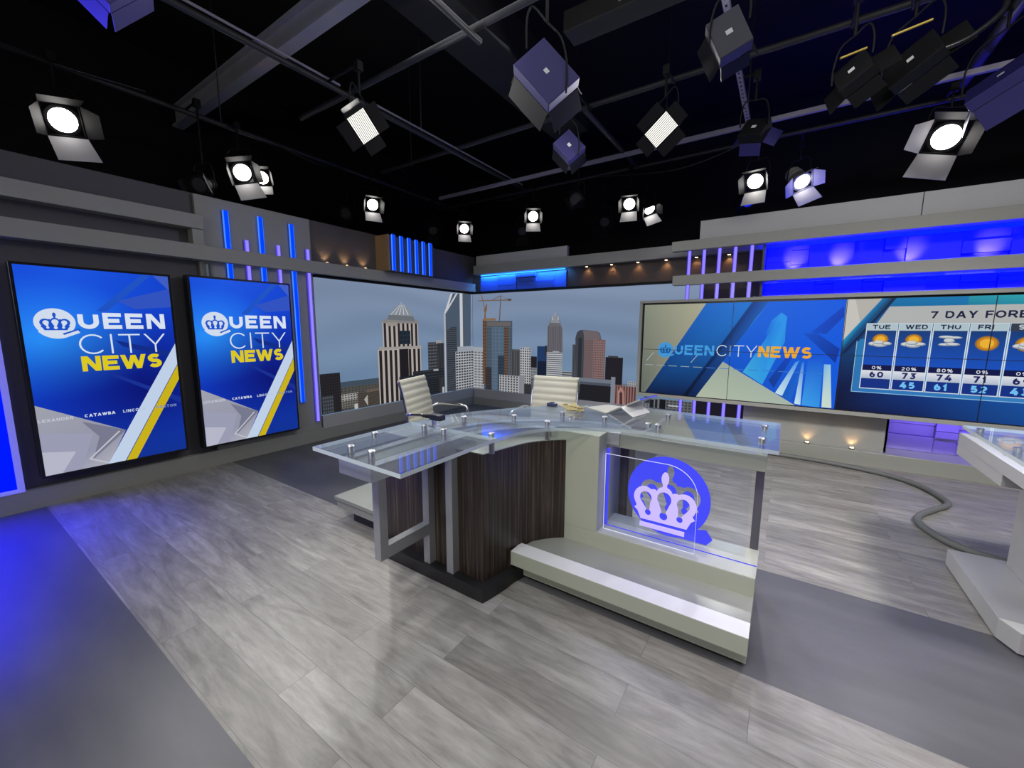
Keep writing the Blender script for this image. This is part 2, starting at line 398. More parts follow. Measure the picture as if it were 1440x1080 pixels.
GL = {
 'A': ([('d', (0, 0), (.5, 1)), ('d', (1, 0), (.5, 1)), [(.24, .27), (.76, .27)]], 1.1),
 'B': ([[(0, .5), (0, 0)]+arc(.62, .26, .38, .26, -90, 90, 8)+[(0, .52)], [(0, .5), (0, 1)]+arc(.58, .76, .34, .24, 90, -90, 8)+[(0, .52)]], .9),
 'C': ([arc(.55, .5, .55, .5, 42, 318, 16)], 1.0),
 'D': ([[(0, 0), (0, 1)]+arc(.5, .5, .5, .5, 90, -90, 10)+[(0, 0)]], .98),
 'E': ([[(1, 0), (0, 0), (0, 1), (1, 1)], [(0.1, .52), (.84, .52)]], .9),
 'F': ([[(0, 0), (0, 1), (1, 1)], [(0, .48), (.85, .48)]], .8),
 'G': ([arc(.55, .5, .55, .5, 42, 330, 16)+[(1.0, .46), (.6, .46)]], 1.02),
 'H': ([[(0, 0), (0, 1)], [(1, 0), (1, 1)], [(0, .52), (1, .52)]], .92),
 'I': ([[(.5, 0), (.5, 1)]], .28),
 'K': ([[(0, 0), (0, 1)], ('d', (.12, .4), (1, 1)), ('d', (1, 0), (.35, .62))], .95),
 'L': ([[(0, 1), (0, 0), (1, 0)]], .76),
 'M': ([[(0, 0), (0, 1)], ('d', (.5, .2), (0, 1)), ('d', (.5, .2), (1, 1)), [(1, 0), (1, 1)]], 1.15),
 'N': ([[(0, 0), (0, 1)], ('d', (1, 0), (0, 1)), [(1, 0), (1, 1)]], 1.0),
 'O': ([arc(.5, .5, .5, .5, 0, 360, 20)], 1.1),
 'R': ([[(0, 0), (0, 1)]+arc(.6, .72, .38, .28, 90, -90, 8)+[(0, .44)], [(.55, .44), (1, 0)]], .92),
 'S': ([arc(.5, .76, .46, .24, 35, 180, 8)+arc(.5, .5, .46, .02, 180, 180, 1)[:0]+arc(.5, .74, .46, .23, 180, 262, 5)+arc(.5, .26, .48, .26, 80, -30, 8)+arc(.5, .26, .48, .26, -40, -150, 7)], .88),
 'T': ([[(0, 1), (1, 1)], [(.5, 0), (.5, 1)]], .95),
 'U': ([[(0, 1)]+arc(.5, .42, .5, .42, 180, 360, 12)+[(1, 1)]], .95),
 'W': ([('d', (.25, 0), (0, 1)), ('d', (.25, 0), (.5, .97)), ('d', (.75, 0), (.5, .97)), ('d', (.75, 0), (1, 1))], 1.5),
 'X': ([[(0, 0), (1, 1)], [(0, 1), (1, 0)]], .98),
 'Y': ([('d', (.5, .42), (0, 1)), ('d', (.5, .42), (1, 1)), [(.5, 0), (.5, .45)]], 1.02),
 '0': ([arc(.5, .5, .5, .5, 0, 360, 20)], .95), '1': ([[(.1, .8), (.6, 1), (.6, 0)]], .6),
 '2': ([arc(.5, .72, .46, .28, 160, -20, 9)+[(0, 0), (1, 0)]], .88),
 '3': ([[(.05, 1), (.95, 1), (.45, .6)]+arc(.45, .3, .5, .3, 90, -150, 10)], .88),
 '4': ([[(.78, 0), (.78, .5)], ('d', (0, .26), (.68, 1)), [(.05, .26), (.95, .26)]], .98),
 '5': ([[(.9, 1), (.15, 1), (.1, .56)]+arc(.45, .3, .5, .3, 95, -150, 10)], .88),
 '6': ([arc(.5, .3, .46, .3, 0, 360, 16), arc(.62, .36, .58, .62, 96, 180, 7)], .92),
 '7': ([[(0.05, 1), (.95, 1)], ('d', (.3, 0), (1, .95))], .88),
 '8': ([arc(.5, .27, .48, .27, 0, 360, 16), arc(.5, .76, .4, .24, 0, 360, 16)], .92),
 '9': ([arc(.5, .7, .46, .3, 0, 360, 16), arc(.38, .64, .58, .62, 0, -84, 7)], .92),
 '%': ([arc(.2, .75, .2, .25, 0, 360, 10), arc(.8, .25, .2, .25, 0, 360, 10), [(.2, 0), (.8, 1)]], 1.35),
}
def crown_loops(x0, y0, w, h):
    """crown with three arches, drooping pearls cut out and an orb on top; unit box placed at x0,y0,w,h"""
    o = [(.13, 0), (.87, 0), (.93, .15), (.985, .2), (.945, .25)]+arc(.82, .43, .18, .215, -30, 105, 8)+arc(.67, .5, .12, .12, 65, 100, 2)
    o += arc(.5, .56, .13, .14, 15, 72, 5)+[(.53, .73)]+arc(.5, .86, .06, .13, -55, 235, 12)+[(.47, .73)]+arc(.5, .56, .13, .14, 108, 165, 5)
    o += arc(.33, .5, .12, .12, 80, 115, 2)+arc(.18, .43, .18, .215, 75, 210, 8)+[(.055, .25), (.015, .2), (.07, .15)]
    def drop(cx, cy, rx, ry, bx, by, br): return arc(cx, cy, rx, ry, -40, 220, 12)+arc(bx, by, br, br*1.25, 120, 420, 10)
    hs = [drop(.20, .43, .10, .125, .245, .15, .05), drop(.5, .47, .115, .14, .5, .14, .065), drop(.80, .43, .10, .125, .755, .15, .05)]
    f = lambda L: [(x0+p[0]*w, y0+p[1]*h) for p in L]
    return f(o), [f(k) for k in hs]
# ================================================================== the setting
RGT = 4.6; LFT = -8.2; NEAR = -4.0; FAR = 9.4; CEIL = 5.6
f = MB()
def fq(x0, y0, x1, y1, mi): f.add([(x0, y0, 0), (x1, y0, 0), (x1, y1, 0), (x0, y1, 0)], [(0, 1, 2, 3)], mi)
fq(LFT, NEAR, RGT, 0.52, 1); fq(LFT, 0.52, RGT, 1.945, 0); fq(LFT, 1.945, RGT, 2.93, 1)
fq(LFT, 2.93, -1.2, FAR, 1); fq(-1.2, 2.93, RGT, FAR, 0)
struct('floor', f, ['planks', 'slate'])
struct('ceiling', MB().box(LFT, NEAR, CEIL, RGT, FAR, CEIL+.1), 'void')
struct('wall_outer_left', MB().box(LFT-.1, NEAR, 0, LFT, FAR, CEIL), 'curtain')
struct('wall_outer_right', MB().box(RGT, NEAR, 0, RGT+.1, FAR, CEIL), 'curtain')
struct('wall_outer_back', MB().box(LFT, FAR, 0, RGT, FAR+.1, CEIL), 'curtain')
struct('wall_outer_front', MB().box(LFT, NEAR-.1, 0, RGT, NEAR, CEIL), 'curtain')

# ---- left set wall, plane x = -5.26
struct('wall_left', MB().box(-5.36, -1.6, 0, -5.26, 6.5, 2.93), 'flat')
struct('baseboard_left', MB().box(-5.26, -1.6, 0, -5.20, 3.1, .17).box(-5.26, 3.1, 0, -5.215, 6.4, .15), 'paint')
struct('trim_1', MB().box(-5.26, 3.1, .15, -5.225, 6.4, .33), 'pale', .004)
struct('trim_2', MB().box(-5.26, 1.83, .17, -5.215, 3.07, 2.92), 'paint', .003)          # lighter upright panel behind the light bars
struct('trim_3', MB().box(-5.26, -1.6, 2.24, -5.10, 6.32, 2.39), 'paint', .004)           # long lower beam
struct('trim_4', MB().box(-5.26, -1.6, 2.55, -5.11, 1.86, 2.69).box(-5.255, 1.76, 2.39, -5.13, 1.86, 2.55), 'paint', .004)
struct('trim_5', MB().box(-5.26, 3.1, 2.205, -5.20, 6.38, 2.24), 'blackm')
struct('trim_6', MB().box(-5.26, 4.12, 2.39, -4.97, 4.14, 2.91), 'tan')
struct('trim_7', MB().box(-5.26, 4.14, 2.39, -4.98, 5.06, 2.90), 'flat')
# ---- back set wall, plane y = 6.4
struct('wall_back', MB().box(-5.36, 6.42, 0, -.28, 6.5, 2.60), 'flat')
struct('baseboard_back', MB().box(-5.2, 6.34, 0, -1.3, 6.42, .15), 'paint')
struct('trim_8', MB().box(-5.2, 6.37, .15, -1.3, 6.42, .32), 'pale', .004)
struct('trim_9', MB().box(-5.2, 6.33, 2.205, -1.0, 6.42, 2.24), 'blackm')
struct('trim_10', MB().box(-5.12, 6.28, 2.56, -.3, 6.44, 2.73), 'paint', .004)
struct('trim_11', MB().box(-5.12, 6.36, 2.73, -3.16, 6.44, 2.92), 'pale', .004)
struct('trim_12', MB().box(-3.15, 6.40, 2.24, -.3, 6.419, 2.56), 'wallwood')
struct('trim_13', MB().box(-1.02, 6.39, .3, -.3, 6.419, 2.24), 'wallwood')
# ---- right set wall
struct('wall_right', MB().box(-.38, 6.02, .17, 1.04, 6.08, .62).box(-.38, 6.0, .62, 3.6, 6.08, 1.95).box(-.5, 6.5, 0, 3.6, 6.56, 2.93), 'paint')
struct('baseboard_right', MB().box(-1.35, 5.92, 0, 3.6, 6.5, .17), 'tray', .004)
struct('trim_14', MB().box(-1.35, 5.82, 2.56, 3.6, 5.95, 2.685), 'paint', .004)
struct('trim_15', MB().box(-1.32, 5.82, 2.12, 3.6, 5.95, 2.245), 'paint', .004)
struct('trim_16', MB().box(-1.03, 5.92, 2.685, 1.05, 6.0, 2.93).box(1.056, 5.92, 2.685, 3.6, 6.0, 2.93), 'pale', .003)
struct('trim_17', MB().box(-.31, 5.93, 1.95, -.285, 6.3, 2.56), 'flat')
struct('trim_18', MB().box(-.31, 5.95, 1.93, 3.6, 6.0, 1.95).box(1.02, 6.02, .17, 1.04, 6.40, .62), 'paint')

# ---- relief tiles in the coloured recesses
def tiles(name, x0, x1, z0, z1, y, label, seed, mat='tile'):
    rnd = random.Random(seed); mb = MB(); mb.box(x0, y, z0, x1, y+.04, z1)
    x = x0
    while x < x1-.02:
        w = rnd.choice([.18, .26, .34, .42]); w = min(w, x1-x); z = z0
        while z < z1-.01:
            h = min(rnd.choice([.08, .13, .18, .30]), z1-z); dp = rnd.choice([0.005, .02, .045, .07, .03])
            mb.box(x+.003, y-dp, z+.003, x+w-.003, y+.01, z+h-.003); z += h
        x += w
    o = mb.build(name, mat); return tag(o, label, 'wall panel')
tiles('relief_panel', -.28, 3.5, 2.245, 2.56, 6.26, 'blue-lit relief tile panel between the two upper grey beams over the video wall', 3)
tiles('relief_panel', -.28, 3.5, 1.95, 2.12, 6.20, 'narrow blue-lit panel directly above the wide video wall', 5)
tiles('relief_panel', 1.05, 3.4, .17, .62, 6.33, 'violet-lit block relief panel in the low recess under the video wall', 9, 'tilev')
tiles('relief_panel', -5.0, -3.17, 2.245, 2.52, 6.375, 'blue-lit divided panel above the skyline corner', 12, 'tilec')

t = thing('backlit_panel', (-5.2, -.4, .17), 'glowing royal blue wall panel with lilac edge beside the big portrait screen', 'light panel')
MB().box(-5.25, -1.5, .2, -5.215, .38, 2.1).build('blue_face', 'blue_panel', t)
MB().box(-5.26, .38, .17, -5.19, .42, 2.14).box(-5.26, -1.5, 2.1, -5.19, .38, 2.14).box(-5.26, -1.5, .17, -5.19, .38, .2).build('glowing_frame', principled('lilac_frosted_frame', S(150, 150, 220), .4, emis=(.2, .2, 1, 1), estr=.5), t, .004)

# ---- light bars
def bar(p, n, ax, w, dpt, z0, z1, led, label, group, clip=True):
    """p = (x, y) of the bar's wall side centre, n = outward normal, ax = along-wall axis"""
    p = Vector((p[0], p[1], 0)); n = Vector(n); ax = Vector(ax)
    t = thing('light_bar', (p.x, p.y, z0), label, 'light bar', group)
    def bx(a0, a1, d0, d1, za, zb):
        q = [p+ax*a+n*d for a in (a0, a1) for d in (d0, d1)]
        xs = [v.x for v in q]; ys = [v.y for v in q]
        return MB().box(min(xs), min(ys), za, max(xs), max(ys), zb)
    if led:
        bx(-w*.30, w*.42, dpt*.35, dpt*.62, z0+.004, z1-.004).build('led_strip', led, t)
        q = bx(-w*.5, -w*.31, dpt*.35, dpt*.60, z0+.004, z1-.004); e2 = bx(w*.43, w*.5, dpt*.35, dpt*.60, z0+.004, z1-.004); q.add(e2.v, e2.f); q.build('glow_edge', led+'_edge', t)
        bx(-w*.62, w*.62, 0, dpt, z0, z1).build('acrylic_channel', 'acrylic', t)
    else:
        bx(-w*.6, w*.6, 0, dpt, z0, z1).build('acrylic_channel', 'acrylic', t)
        bx(-w*.6, -w*.35, dpt*.4, dpt, z0+.01, z1-.01).build('bright_edge', 'edge', t)
    return t
nX, aY = (1, 0, 0), (0, 1, 0)
gl = 'light bars on the wall panel beside the portrait screens'
bar((-5.215, 2.10), nX, aY, .055, .055, 1.9, 2.81, 'blue_led', 'tall blue light bar nearest the clear unlit one above the portrait screens', gl)
bar((-5.215, 2.29), nX, aY, .045, .055, 1.9, 2.53, 'lilac_led', 'lilac light bar just past the first blue bar above the portrait screens', gl)
bar((-5.215, 2.455), nX, aY, .055, .055, 1.9, 2.82, 'blue_led', 'middle blue light bar of the three, above the second portrait screen', gl)
bar((-5.215, 2.64), nX, aY, .045, .055, 1.9, 2.53, 'lilac_led', 'lilac light bar between the middle and longest blue bars', gl)
bar((-5.215, 2.815), nX, aY, .055, .055, .57, 2.81, 'blue_led', 'longest blue light bar running down beside the second portrait screen', gl)
bar((-5.215, 3.005), nX, aY, .048, .055, .28, 2.54, 'lilac_led', 'longest lilac light bar next to the skyline picture', gl)
bar((-5.215, 1.90), nX, aY, .05, .055, 1.9, 2.22, None, 'clear unlit acrylic bar under the beam above the portrait screens', gl)
g2 = 'row of six blue light tubes above the skyline'
ordn = ['first blue light tube of six above the skyline, next to the tan panel', 'second blue light tube from the tan panel above the skyline', 'third blue light tube from the tan panel above the skyline', 'fourth blue light tube from the tan panel above the skyline', 'fifth blue light tube from the tan panel above the skyline', 'last blue light tube of six, nearest the set corner']
for k in range(6): bar((-4.98, 4.20+.152*k), nX, aY, .062, .06, 2.39, 2.915, 'blue_led', ordn[k], g2)
g3 = 'lilac light bars behind the video wall edge'
ordl = ['lilac light bar overlapping the skyline, first of five at the video wall', 'second lilac light bar from the skyline at the video wall', 'middle lilac light bar of five at the video wall', 'fourth lilac light bar from the skyline at the video wall', 'lilac light bar closest to the blue alcove, last of five']
for k in range(5): bar((-1.135+.178*k, 5.915), (0, -1, 0), (1, 0, 0), .042, .06, .29, 2.56, 'lilac_led', ordl[k], g3)

# ---- small halogen lights
def downlight(x, y, z, label, group, up=False, power=3.0, aim=None):
    t = thing('accent_light', (x, y, z), label, 'spotlight', group)
    s = 1 if up else -1
    MB().cyl((x, y, z), (x, y, z+s*.018), .026, .030, 14).build('housing', 'steel', t)
    MB().cyl((x, y, z+s*.0185), (x, y, z+s*.021), .018, seg=12).build('lens', 'warm', t)
    l = bpy.data.lights.new('accent_beam', 'SPOT'); l.energy = power; l.color = (1, .55, .22); l.spot_size = 1.7; l.spot_blend = .8; l.shadow_soft_size = .012
    o = bpy.data.objects.new('accent_beam', l); COL.objects.link(o); o.parent = t; o.location = (0, 0, s*.03)
    d = Vector(aim if aim else (0, .25, s)); o.rotation_euler = d.to_track_quat('-Z', 'Y').to_euler()
    return t
gd = 'warm downlights under the upper beam'
nm = ['nearest the blue corner panel', 'second from the blue corner panel', 'third from the blue corner panel', 'just before the lilac bars', 'seen between the first two lilac bars', 'seen between the last lilac bars']
for k, x in enumerate((-2.79, -2.37, -1.955, -1.54, -1.13, -.72)):
    downlight(x, 6.345, 2.56, 'small warm downlight over dark cladding, '+nm[k], gd, power=2.2, aim=(0, .35, -1))
for k, y in enumerate((3.28, 3.58, 3.88)):
    downlight(-5.2, y, 2.39, 'small warm uplight on the beam above the skyline, '+['next to the light bar panel', 'middle one of three', 'nearest the tan panel'][k], 'warm uplights on the beam', up=True, power=1.6, aim=(-.4, 0, 1))
for k, x in enumerate((.32, .74)):
    downlight(x, 5.965, .172, 'tiny warm light set in the ledge under the video wall, '+['nearer the lilac bars', 'nearer the violet recess'][k], 'ledge lights under the video wall', up=True, power=.8, aim=(0, .6, 1))

# ================================================================== skyline pictures
MURAL_L=[('r',3.355,0.667,4.177,0.7645,(74,88,104),None,None),
('r',3.34,0.34,4.164,0.6819999999999999,(92,90,86),('grid',14,9,0.5,0.45),(60,62,64)),
('r',3.417,0.477,3.699,0.582,(176,176,172),('grid',6,3,0.6,0.5),(70,70,74)),
('r',3.337,0.378,3.685,0.48250000000000004,(120,116,110),('grid',8,3,0.5,0.5),(56,58,60)),
('r',3.622,0.34,3.683,0.4145,(205,208,210),None,None),
('r',3.104,0.34,3.412,0.907,(40,38,42),('grid',8,14,0.4,0.4),(54,52,54)),
('r',3.121,0.34,3.291,0.5945,(58,62,70),('grid',5,5,0.5,0.5),(96,100,108)),
('r',3.685,0.34,4.079,0.5675,(92,84,78),('hs',9,0.4),(60,54,50)),
('p',[(3.792,0.46),(3.859,0.524),(3.858,0.35)],(190,188,184)),
('r',3.841,0.559,4.081,0.603,(112,98,88),None,None),
('r',4.078,0.34,4.981,1.204,(198,190,184),('vs',9,0.55),(46,40,42)),
('r',4.106,1.197,5.003,1.2435,(176,170,166),None,None),
('r',4.503,0.687,4.696,1.194,(36,34,38),None,None),
('r',4.183,1.236,4.929,1.6309999999999998,(196,188,182),('vs',8,0.5),(48,44,48)),
('r',4.522,1.272,4.751,1.4955,(44,56,70),('grid',3,3,0.8,0.8),(34,44,56)),
('r',4.193,1.615,4.937,1.677,(150,146,146),None,None),
('r',4.269,1.572,4.482,1.6284999999999998,(168,160,154),None,None),
('p',[(4.282,1.672),(4.313,1.747),(4.828,1.737),(4.867,1.651)],(120,126,134)),
('p',[(4.313,1.747),(4.446,1.874),(4.561,1.929),(4.709,1.874),(4.828,1.737)],(150,158,168)),
('p',[(4.346,1.748),(4.369,1.748),(4.55,1.913),(4.54,1.913)],(214,218,224)),
('p',[(4.431,1.75),(4.455,1.751),(4.57,1.914),(4.56,1.914)],(214,218,224)),
('p',[(4.518,1.752),(4.543,1.753),(4.59,1.915),(4.58,1.915)],(214,218,224)),
('p',[(4.608,1.755),(4.633,1.756),(4.61,1.916),(4.6,1.916)],(214,218,224)),
('p',[(4.699,1.757),(4.725,1.758),(4.63,1.917),(4.62,1.917)],(214,218,224)),
('p',[(4.56,1.921),(4.572,1.975),(4.585,1.922)],(190,196,204)),
('r',5.146,0.368,5.383,1.287,(56,58,64),('grid',6,16,0.45,0.5),(116,120,126)),
('r',5.352,1.26,5.499,1.325,(170,170,170),None,None),
('r',5.382,0.341,5.555,1.2654999999999998,(44,46,52),('vs',5,0.4),(70,74,80)),
('p',[(5.598,1.817),(5.761,2.175),(6.346,2.216),(6.313,0.264),(5.558,0.361)],(84,100,120)),
('p',[(5.579,1.81),(5.626,1.812),(5.82,2.186),(5.761,2.182)],(226,228,232)),
('p',[(5.628,1.867),(5.656,1.845),(5.96,2.196),(5.909,2.192)],(220,222,228)),
('r',5.568,0.34,5.611,1.8175,(196,198,204),None,None),
('r',6.01,1.145,6.094,2.2030000000000003,(222,224,230),None,None),
('r',5.632,0.34,5.911,1.5575,(52,56,64),('hs',30,0.45),(84,92,104)),
('p',[(5.646,1.492),(5.76,1.558),(5.65,1.623)],(84,100,120)),
('r',4.478,0.34,5.416,0.7375,(34,38,44),('hs',9,0.3),(50,56,62)),
('r',4.778,0.64,5.543,0.7989999999999999,(38,42,48),('hs',3,0.3),(58,64,70)),
('r',5.268,0.765,5.395,0.7975000000000001,(180,184,188),None,None),
('r',5.487,0.34,5.539,0.451,(200,202,204),None,None),
('r',5.865,0.34,6.405,1.088,(196,200,206),('grid',7,14,0.72,0.62),(60,62,68)),
('r',5.926,1.08,6.412,1.182,(170,178,190),None,None)]
MURAL_R=[('r',-5.398,0.224,-4.957,1.0795,(196,200,206),('grid',8,14,0.55,0.62),(70,72,78)),
('r',-5.391,1.072,-4.985,1.1615,(178,184,194),None,None),
('p',[(-5.38,1.845),(-5.282,1.56),(-5.391,1.127)],(96,112,134)),
('r',-4.977,0.31,-4.293,1.68,(96,108,122),('grid',10,22,0.85,0.8),(78,92,108)),
('r',-4.999,0.425,-4.91,1.6995,(120,86,62),('grid',2,18,0.5,0.5),(74,60,52)),
('r',-4.884,1.582,-4.328,1.6560000000000001,(118,112,110),None,None),
('r',-4.475,0.642,-4.375,1.562,(116,90,78),('hs',18,0.4),(80,66,62)),
('r',-4.779,0.31,-4.491,1.5615,(108,128,150),('grid',3,18,0.9,0.85),(92,112,134)),
('r',-4.936,0.289,-4.78,0.7725,(52,50,54),('grid',4,10,0.5,0.5),(84,80,82)),
('r',-4.628,0.317,-4.474,1.0150000000000001,(44,56,70),('grid',3,12,0.8,0.8),(60,74,90)),
('p',[(-4.601,1.663),(-4.576,1.663),(-4.55,2.157),(-4.567,2.158)],(120,92,74)),
('p',[(-5.102,2.083),(-5.103,2.069),(-4.318,2.056),(-4.318,2.079)],(130,104,88)),
('p',[(-4.394,2.092),(-4.314,2.089),(-4.314,2.05),(-4.394,2.052)],(96,84,80)),
('p',[(-4.795,2.072),(-4.778,2.065),(-4.559,2.144),(-4.567,2.158)],(130,108,92)),
('p',[(-4.567,2.158),(-4.55,2.147),(-4.378,2.071),(-4.386,2.085)],(130,108,92)),
('p',[(-4.959,1.682),(-4.915,1.682),(-4.918,1.905),(-4.944,1.906)],(140,100,66)),
('p',[(-4.944,1.889),(-4.927,1.888),(-5.012,2.189),(-5.03,2.19)],(140,104,74)),
('p',[(-4.971,1.865),(-4.892,1.864),(-4.882,2.014),(-4.908,2.001)],(140,104,74)),
('r',-4.99,1.685,-4.677,1.7325,(150,120,90),None,None),
('r',-4.313,0.486,-4.111,1.1295,(50,50,54),('vs',7,0.35),(120,122,126)),
('r',-4.302,1.113,-4.121,1.1465,(90,92,96),None,None),
('r',-4.11,0.352,-3.871,1.1865,(200,202,206),('grid',5,18,0.6,0.6),(70,70,76)),
('r',-4.007,1.158,-3.907,1.1975,(176,178,182),None,None),
('r',-3.873,0.783,-3.743,1.029,(40,40,46),None,None),
('r',-3.87,0.601,-3.741,0.8225,(150,152,154),('grid',4,4,0.6,0.5),(90,92,96)),
('r',-3.736,0.599,-3.521,1.2200000000000002,(34,44,66),('grid',4,12,0.85,0.85),(26,36,60)),
('r',-3.738,0.949,-3.553,1.2195,(40,66,112),None,None),
('r',-3.58,1.06,-3.36,1.234,(58,62,74),('vs',6,0.5),(44,48,60)),
('p',[(-3.532,1.105),(-3.533,1.564),(-3.498,1.626),(-3.471,1.719),(-3.411,1.756),(-3.338,1.755),(-3.288,1.693),(-3.265,1.595),(-3.236,1.534),(-3.219,1.116)],(118,116,122)),
('r',-3.514,1.106,-3.503,1.579,(86,84,92),None,None),
('r',-3.478,1.107,-3.467,1.579,(86,84,92),None,None),
('r',-3.442,1.109,-3.432,1.579,(86,84,92),None,None),
('r',-3.407,1.11,-3.396,1.579,(86,84,92),None,None),
('r',-3.371,1.111,-3.361,1.579,(86,84,92),None,None),
('r',-3.336,1.112,-3.326,1.579,(86,84,92),None,None),
('r',-3.301,1.114,-3.291,1.579,(86,84,92),None,None),
('r',-3.266,1.115,-3.256,1.58,(86,84,92),None,None),
('p',[(-3.477,1.642),(-3.457,1.735),(-3.402,1.805),(-3.353,1.804),(-3.302,1.718),(-3.287,1.632)],(150,158,168)),
('p',[(-3.394,1.765),(-3.388,1.835),(-3.373,1.765)],(190,196,204)),
('p',[(-3.442,1.688),(-3.429,1.775),(-3.414,1.688)],(196,200,206)),
('p',[(-3.336,1.687),(-3.324,1.767),(-3.309,1.687)],(196,200,206)),
('r',-3.539,0.649,-3.225,1.1195,(206,210,214),('hs',13,0.5),(110,114,122)),
('r',-3.417,1.111,-3.293,1.143,(180,184,190),None,None),
('r',-3.221,0.67,-2.971,0.795,(170,174,180),('hs',3,0.5),(70,74,80)),
('r',-3.031,0.678,-2.957,1.2679999999999998,(60,64,72),('vs',3,0.4),(100,104,112)),
('p',[(-2.961,0.617),(-2.982,1.384),(-2.958,1.469),(-2.913,1.511),(-2.842,1.52),(-2.593,1.501),(-2.542,1.461),(-2.514,1.362),(-2.489,0.654)],(74,76,84)),
('p',[(-2.802,0.63),(-2.825,1.416),(-2.848,1.514),(-2.593,1.501),(-2.548,1.449),(-2.521,1.377),(-2.651,1.354),(-2.627,0.643)],(122,112,116)),
('r',-2.925,0.624,-2.859,1.3855,(50,54,62),None,None),
('r',-2.652,0.651,-2.44,1.362,(150,122,120),('grid',7,18,0.5,0.5),(92,72,76)),
('r',-2.819,0.636,-2.652,1.352,(126,106,108),('grid',5,18,0.4,0.5),(104,88,92)),
('r',-2.431,0.627,-2.138,1.0785,(38,36,42),('grid',9,14,0.3,0.3),(62,58,62)),
('r',-2.388,1.072,-2.22,1.1015000000000001,(70,68,72),None,None),
('r',-3.534,0.596,-2.955,0.6905,(110,118,130),('hs',2,0.4),(70,76,86)),
('r',-3.868,0.362,-3.514,0.626,(120,122,124),('grid',6,5,0.5,0.5),(70,72,74)),
('r',-2.945,0.64,-2.258,0.706,(124,134,148),None,None),
('r',-2.943,0.577,-2.331,0.6425000000000001,(86,94,106),None,None),
('r',-2.938,0.247,-2.324,0.597,(34,34,38),('hs',10,0.25),(48,48,52)),
('r',-2.324,0.285,-2.251,0.7575000000000001,(140,148,162),None,None),
('r',-4.585,0.2,-4.008,0.644,(186,188,192),('grid',9,7,0.5,0.62),(60,60,66)),
('r',-4.119,0.2,-4.0,0.66,(150,152,160),None,None),
('r',-4.007,0.2,-3.85,0.508,(60,60,64),None,None),
('r',-2.253,0.25,-1.898,0.6335,(158,118,112),('vs',8,0.45),(84,56,60)),
('p',[(-2.192,0.235),(-2.204,0.53),(-2.153,0.607),(-2.098,0.539),(-2.085,0.247)],(186,140,132)),
('p',[(-2.162,0.238),(-2.172,0.497),(-2.15,0.535),(-2.125,0.502),(-2.114,0.244)],(84,56,60)),
('r',-2.107,0.619,-1.85,0.6595,(130,132,138),None,None),
('r',-2.045,0.631,-1.919,0.708,(176,178,184),('grid',4,2,0.5,0.5),(100,100,106)),
('r',-2.137,0.633,-2.044,0.662,(120,130,150),None,None),
('r',-1.769,0.318,-1.686,0.488,(60,60,64),None,None),
('r',-1.892,0.307,-1.643,0.384,(130,134,140),('grid',5,3,0.6,0.5),(70,72,76)),
('r',-1.63,0.306,-1.537,0.4735,(120,124,130),('grid',1,1,0.4,0.8),(40,42,48)),
('r',-1.684,0.298,-1.622,0.4525,(36,38,44),None,None),
('r',-1.536,0.303,-1.444,0.469,(30,30,34),None,None),
('r',-1.442,0.294,-1.003,0.469,(110,112,116),('grid',8,4,0.6,0.5),(60,62,66)),
('r',-1.403,0.371,-1.2,0.393,(200,204,208),None,None)]

def mural(name, O, U, u0, u1, z0, z1, ops, skyf, label):
    a = Art(O, U, (0, 0, 1))
    a.grad(u0, z0, u1, z1, None, .004, 24, 30, skyf)
    dd = .0045
    for o in ops:
        dd += .00025
        if o[0] == 'p': a.poly([tuple(p) for p in o[1]], o[2], dd); continue
        _, l, b, r, t_, col, pat, pc = o
        l, r = max(l, u0), min(r, u1); b = max(b, z0); t_ = min(t_, z1)
        if r <= l or t_ <= b: continue
        a.rect(l, b, r, t_, col, dd)
        if pat is None: continue
        dd += .00025
        if pat[0] == 'vs':
            n, q = pat[1], pat[2]
            for k in range(n): a.rect(l+(r-l)*(k+.5-q/2)/n, b, l+(r-l)*(k+.5+q/2)/n, t_-(t_-b)*.02, pc, dd)
        elif pat[0] == 'hs':
            n, q = pat[1], pat[2]
            for k in range(n): a.rect(l, b+(t_-b)*(k+.5-q/2)/n, r, b+(t_-b)*(k+.5+q/2)/n, pc, dd)
        else:
            nx, nz, qx, qz = pat[1:]
            for i in range(nx):
                for j in range(nz):
                    a.rect(l+(r-l)*(i+.5-qx/2)/nx, b+(t_-b)*(j+.5-qz/2)/nz, l+(r-l)*(i+.5+qx/2)/nx, b+(t_-b)*(j+.5+qz/2)/nz, pc, dd)
    o = a.build(name, 'mural', None); tag(o, label, 'wall picture'); return o
def sky(a, b):
    k = .5+.5*math.sin(b*23+math.sin(a*5+b*4)*1.6); k2 = .5+.5*math.sin(b*9+a*3)
    top = (150, 168, 198); low = (126, 158, 192); s_ = [top[i]*b+low[i]*(1-b)-8*k-5*k2 for i in range(3)]
    return tuple(s_)
mural('skyline_mural', (-5.262, 0, 0), (0, 1, 0), 3.10, 6.41, .32, 2.215, MURAL_L, sky, 'city skyline picture with a dome-topped striped tower, on the wall with the screens')
mural('skyline_mural', (0, 6.412, 0), (1, 0, 0), -5.25, -1.02, .30, 2.215, MURAL_R, sky, 'city skyline picture with construction cranes, behind the cream chairs')

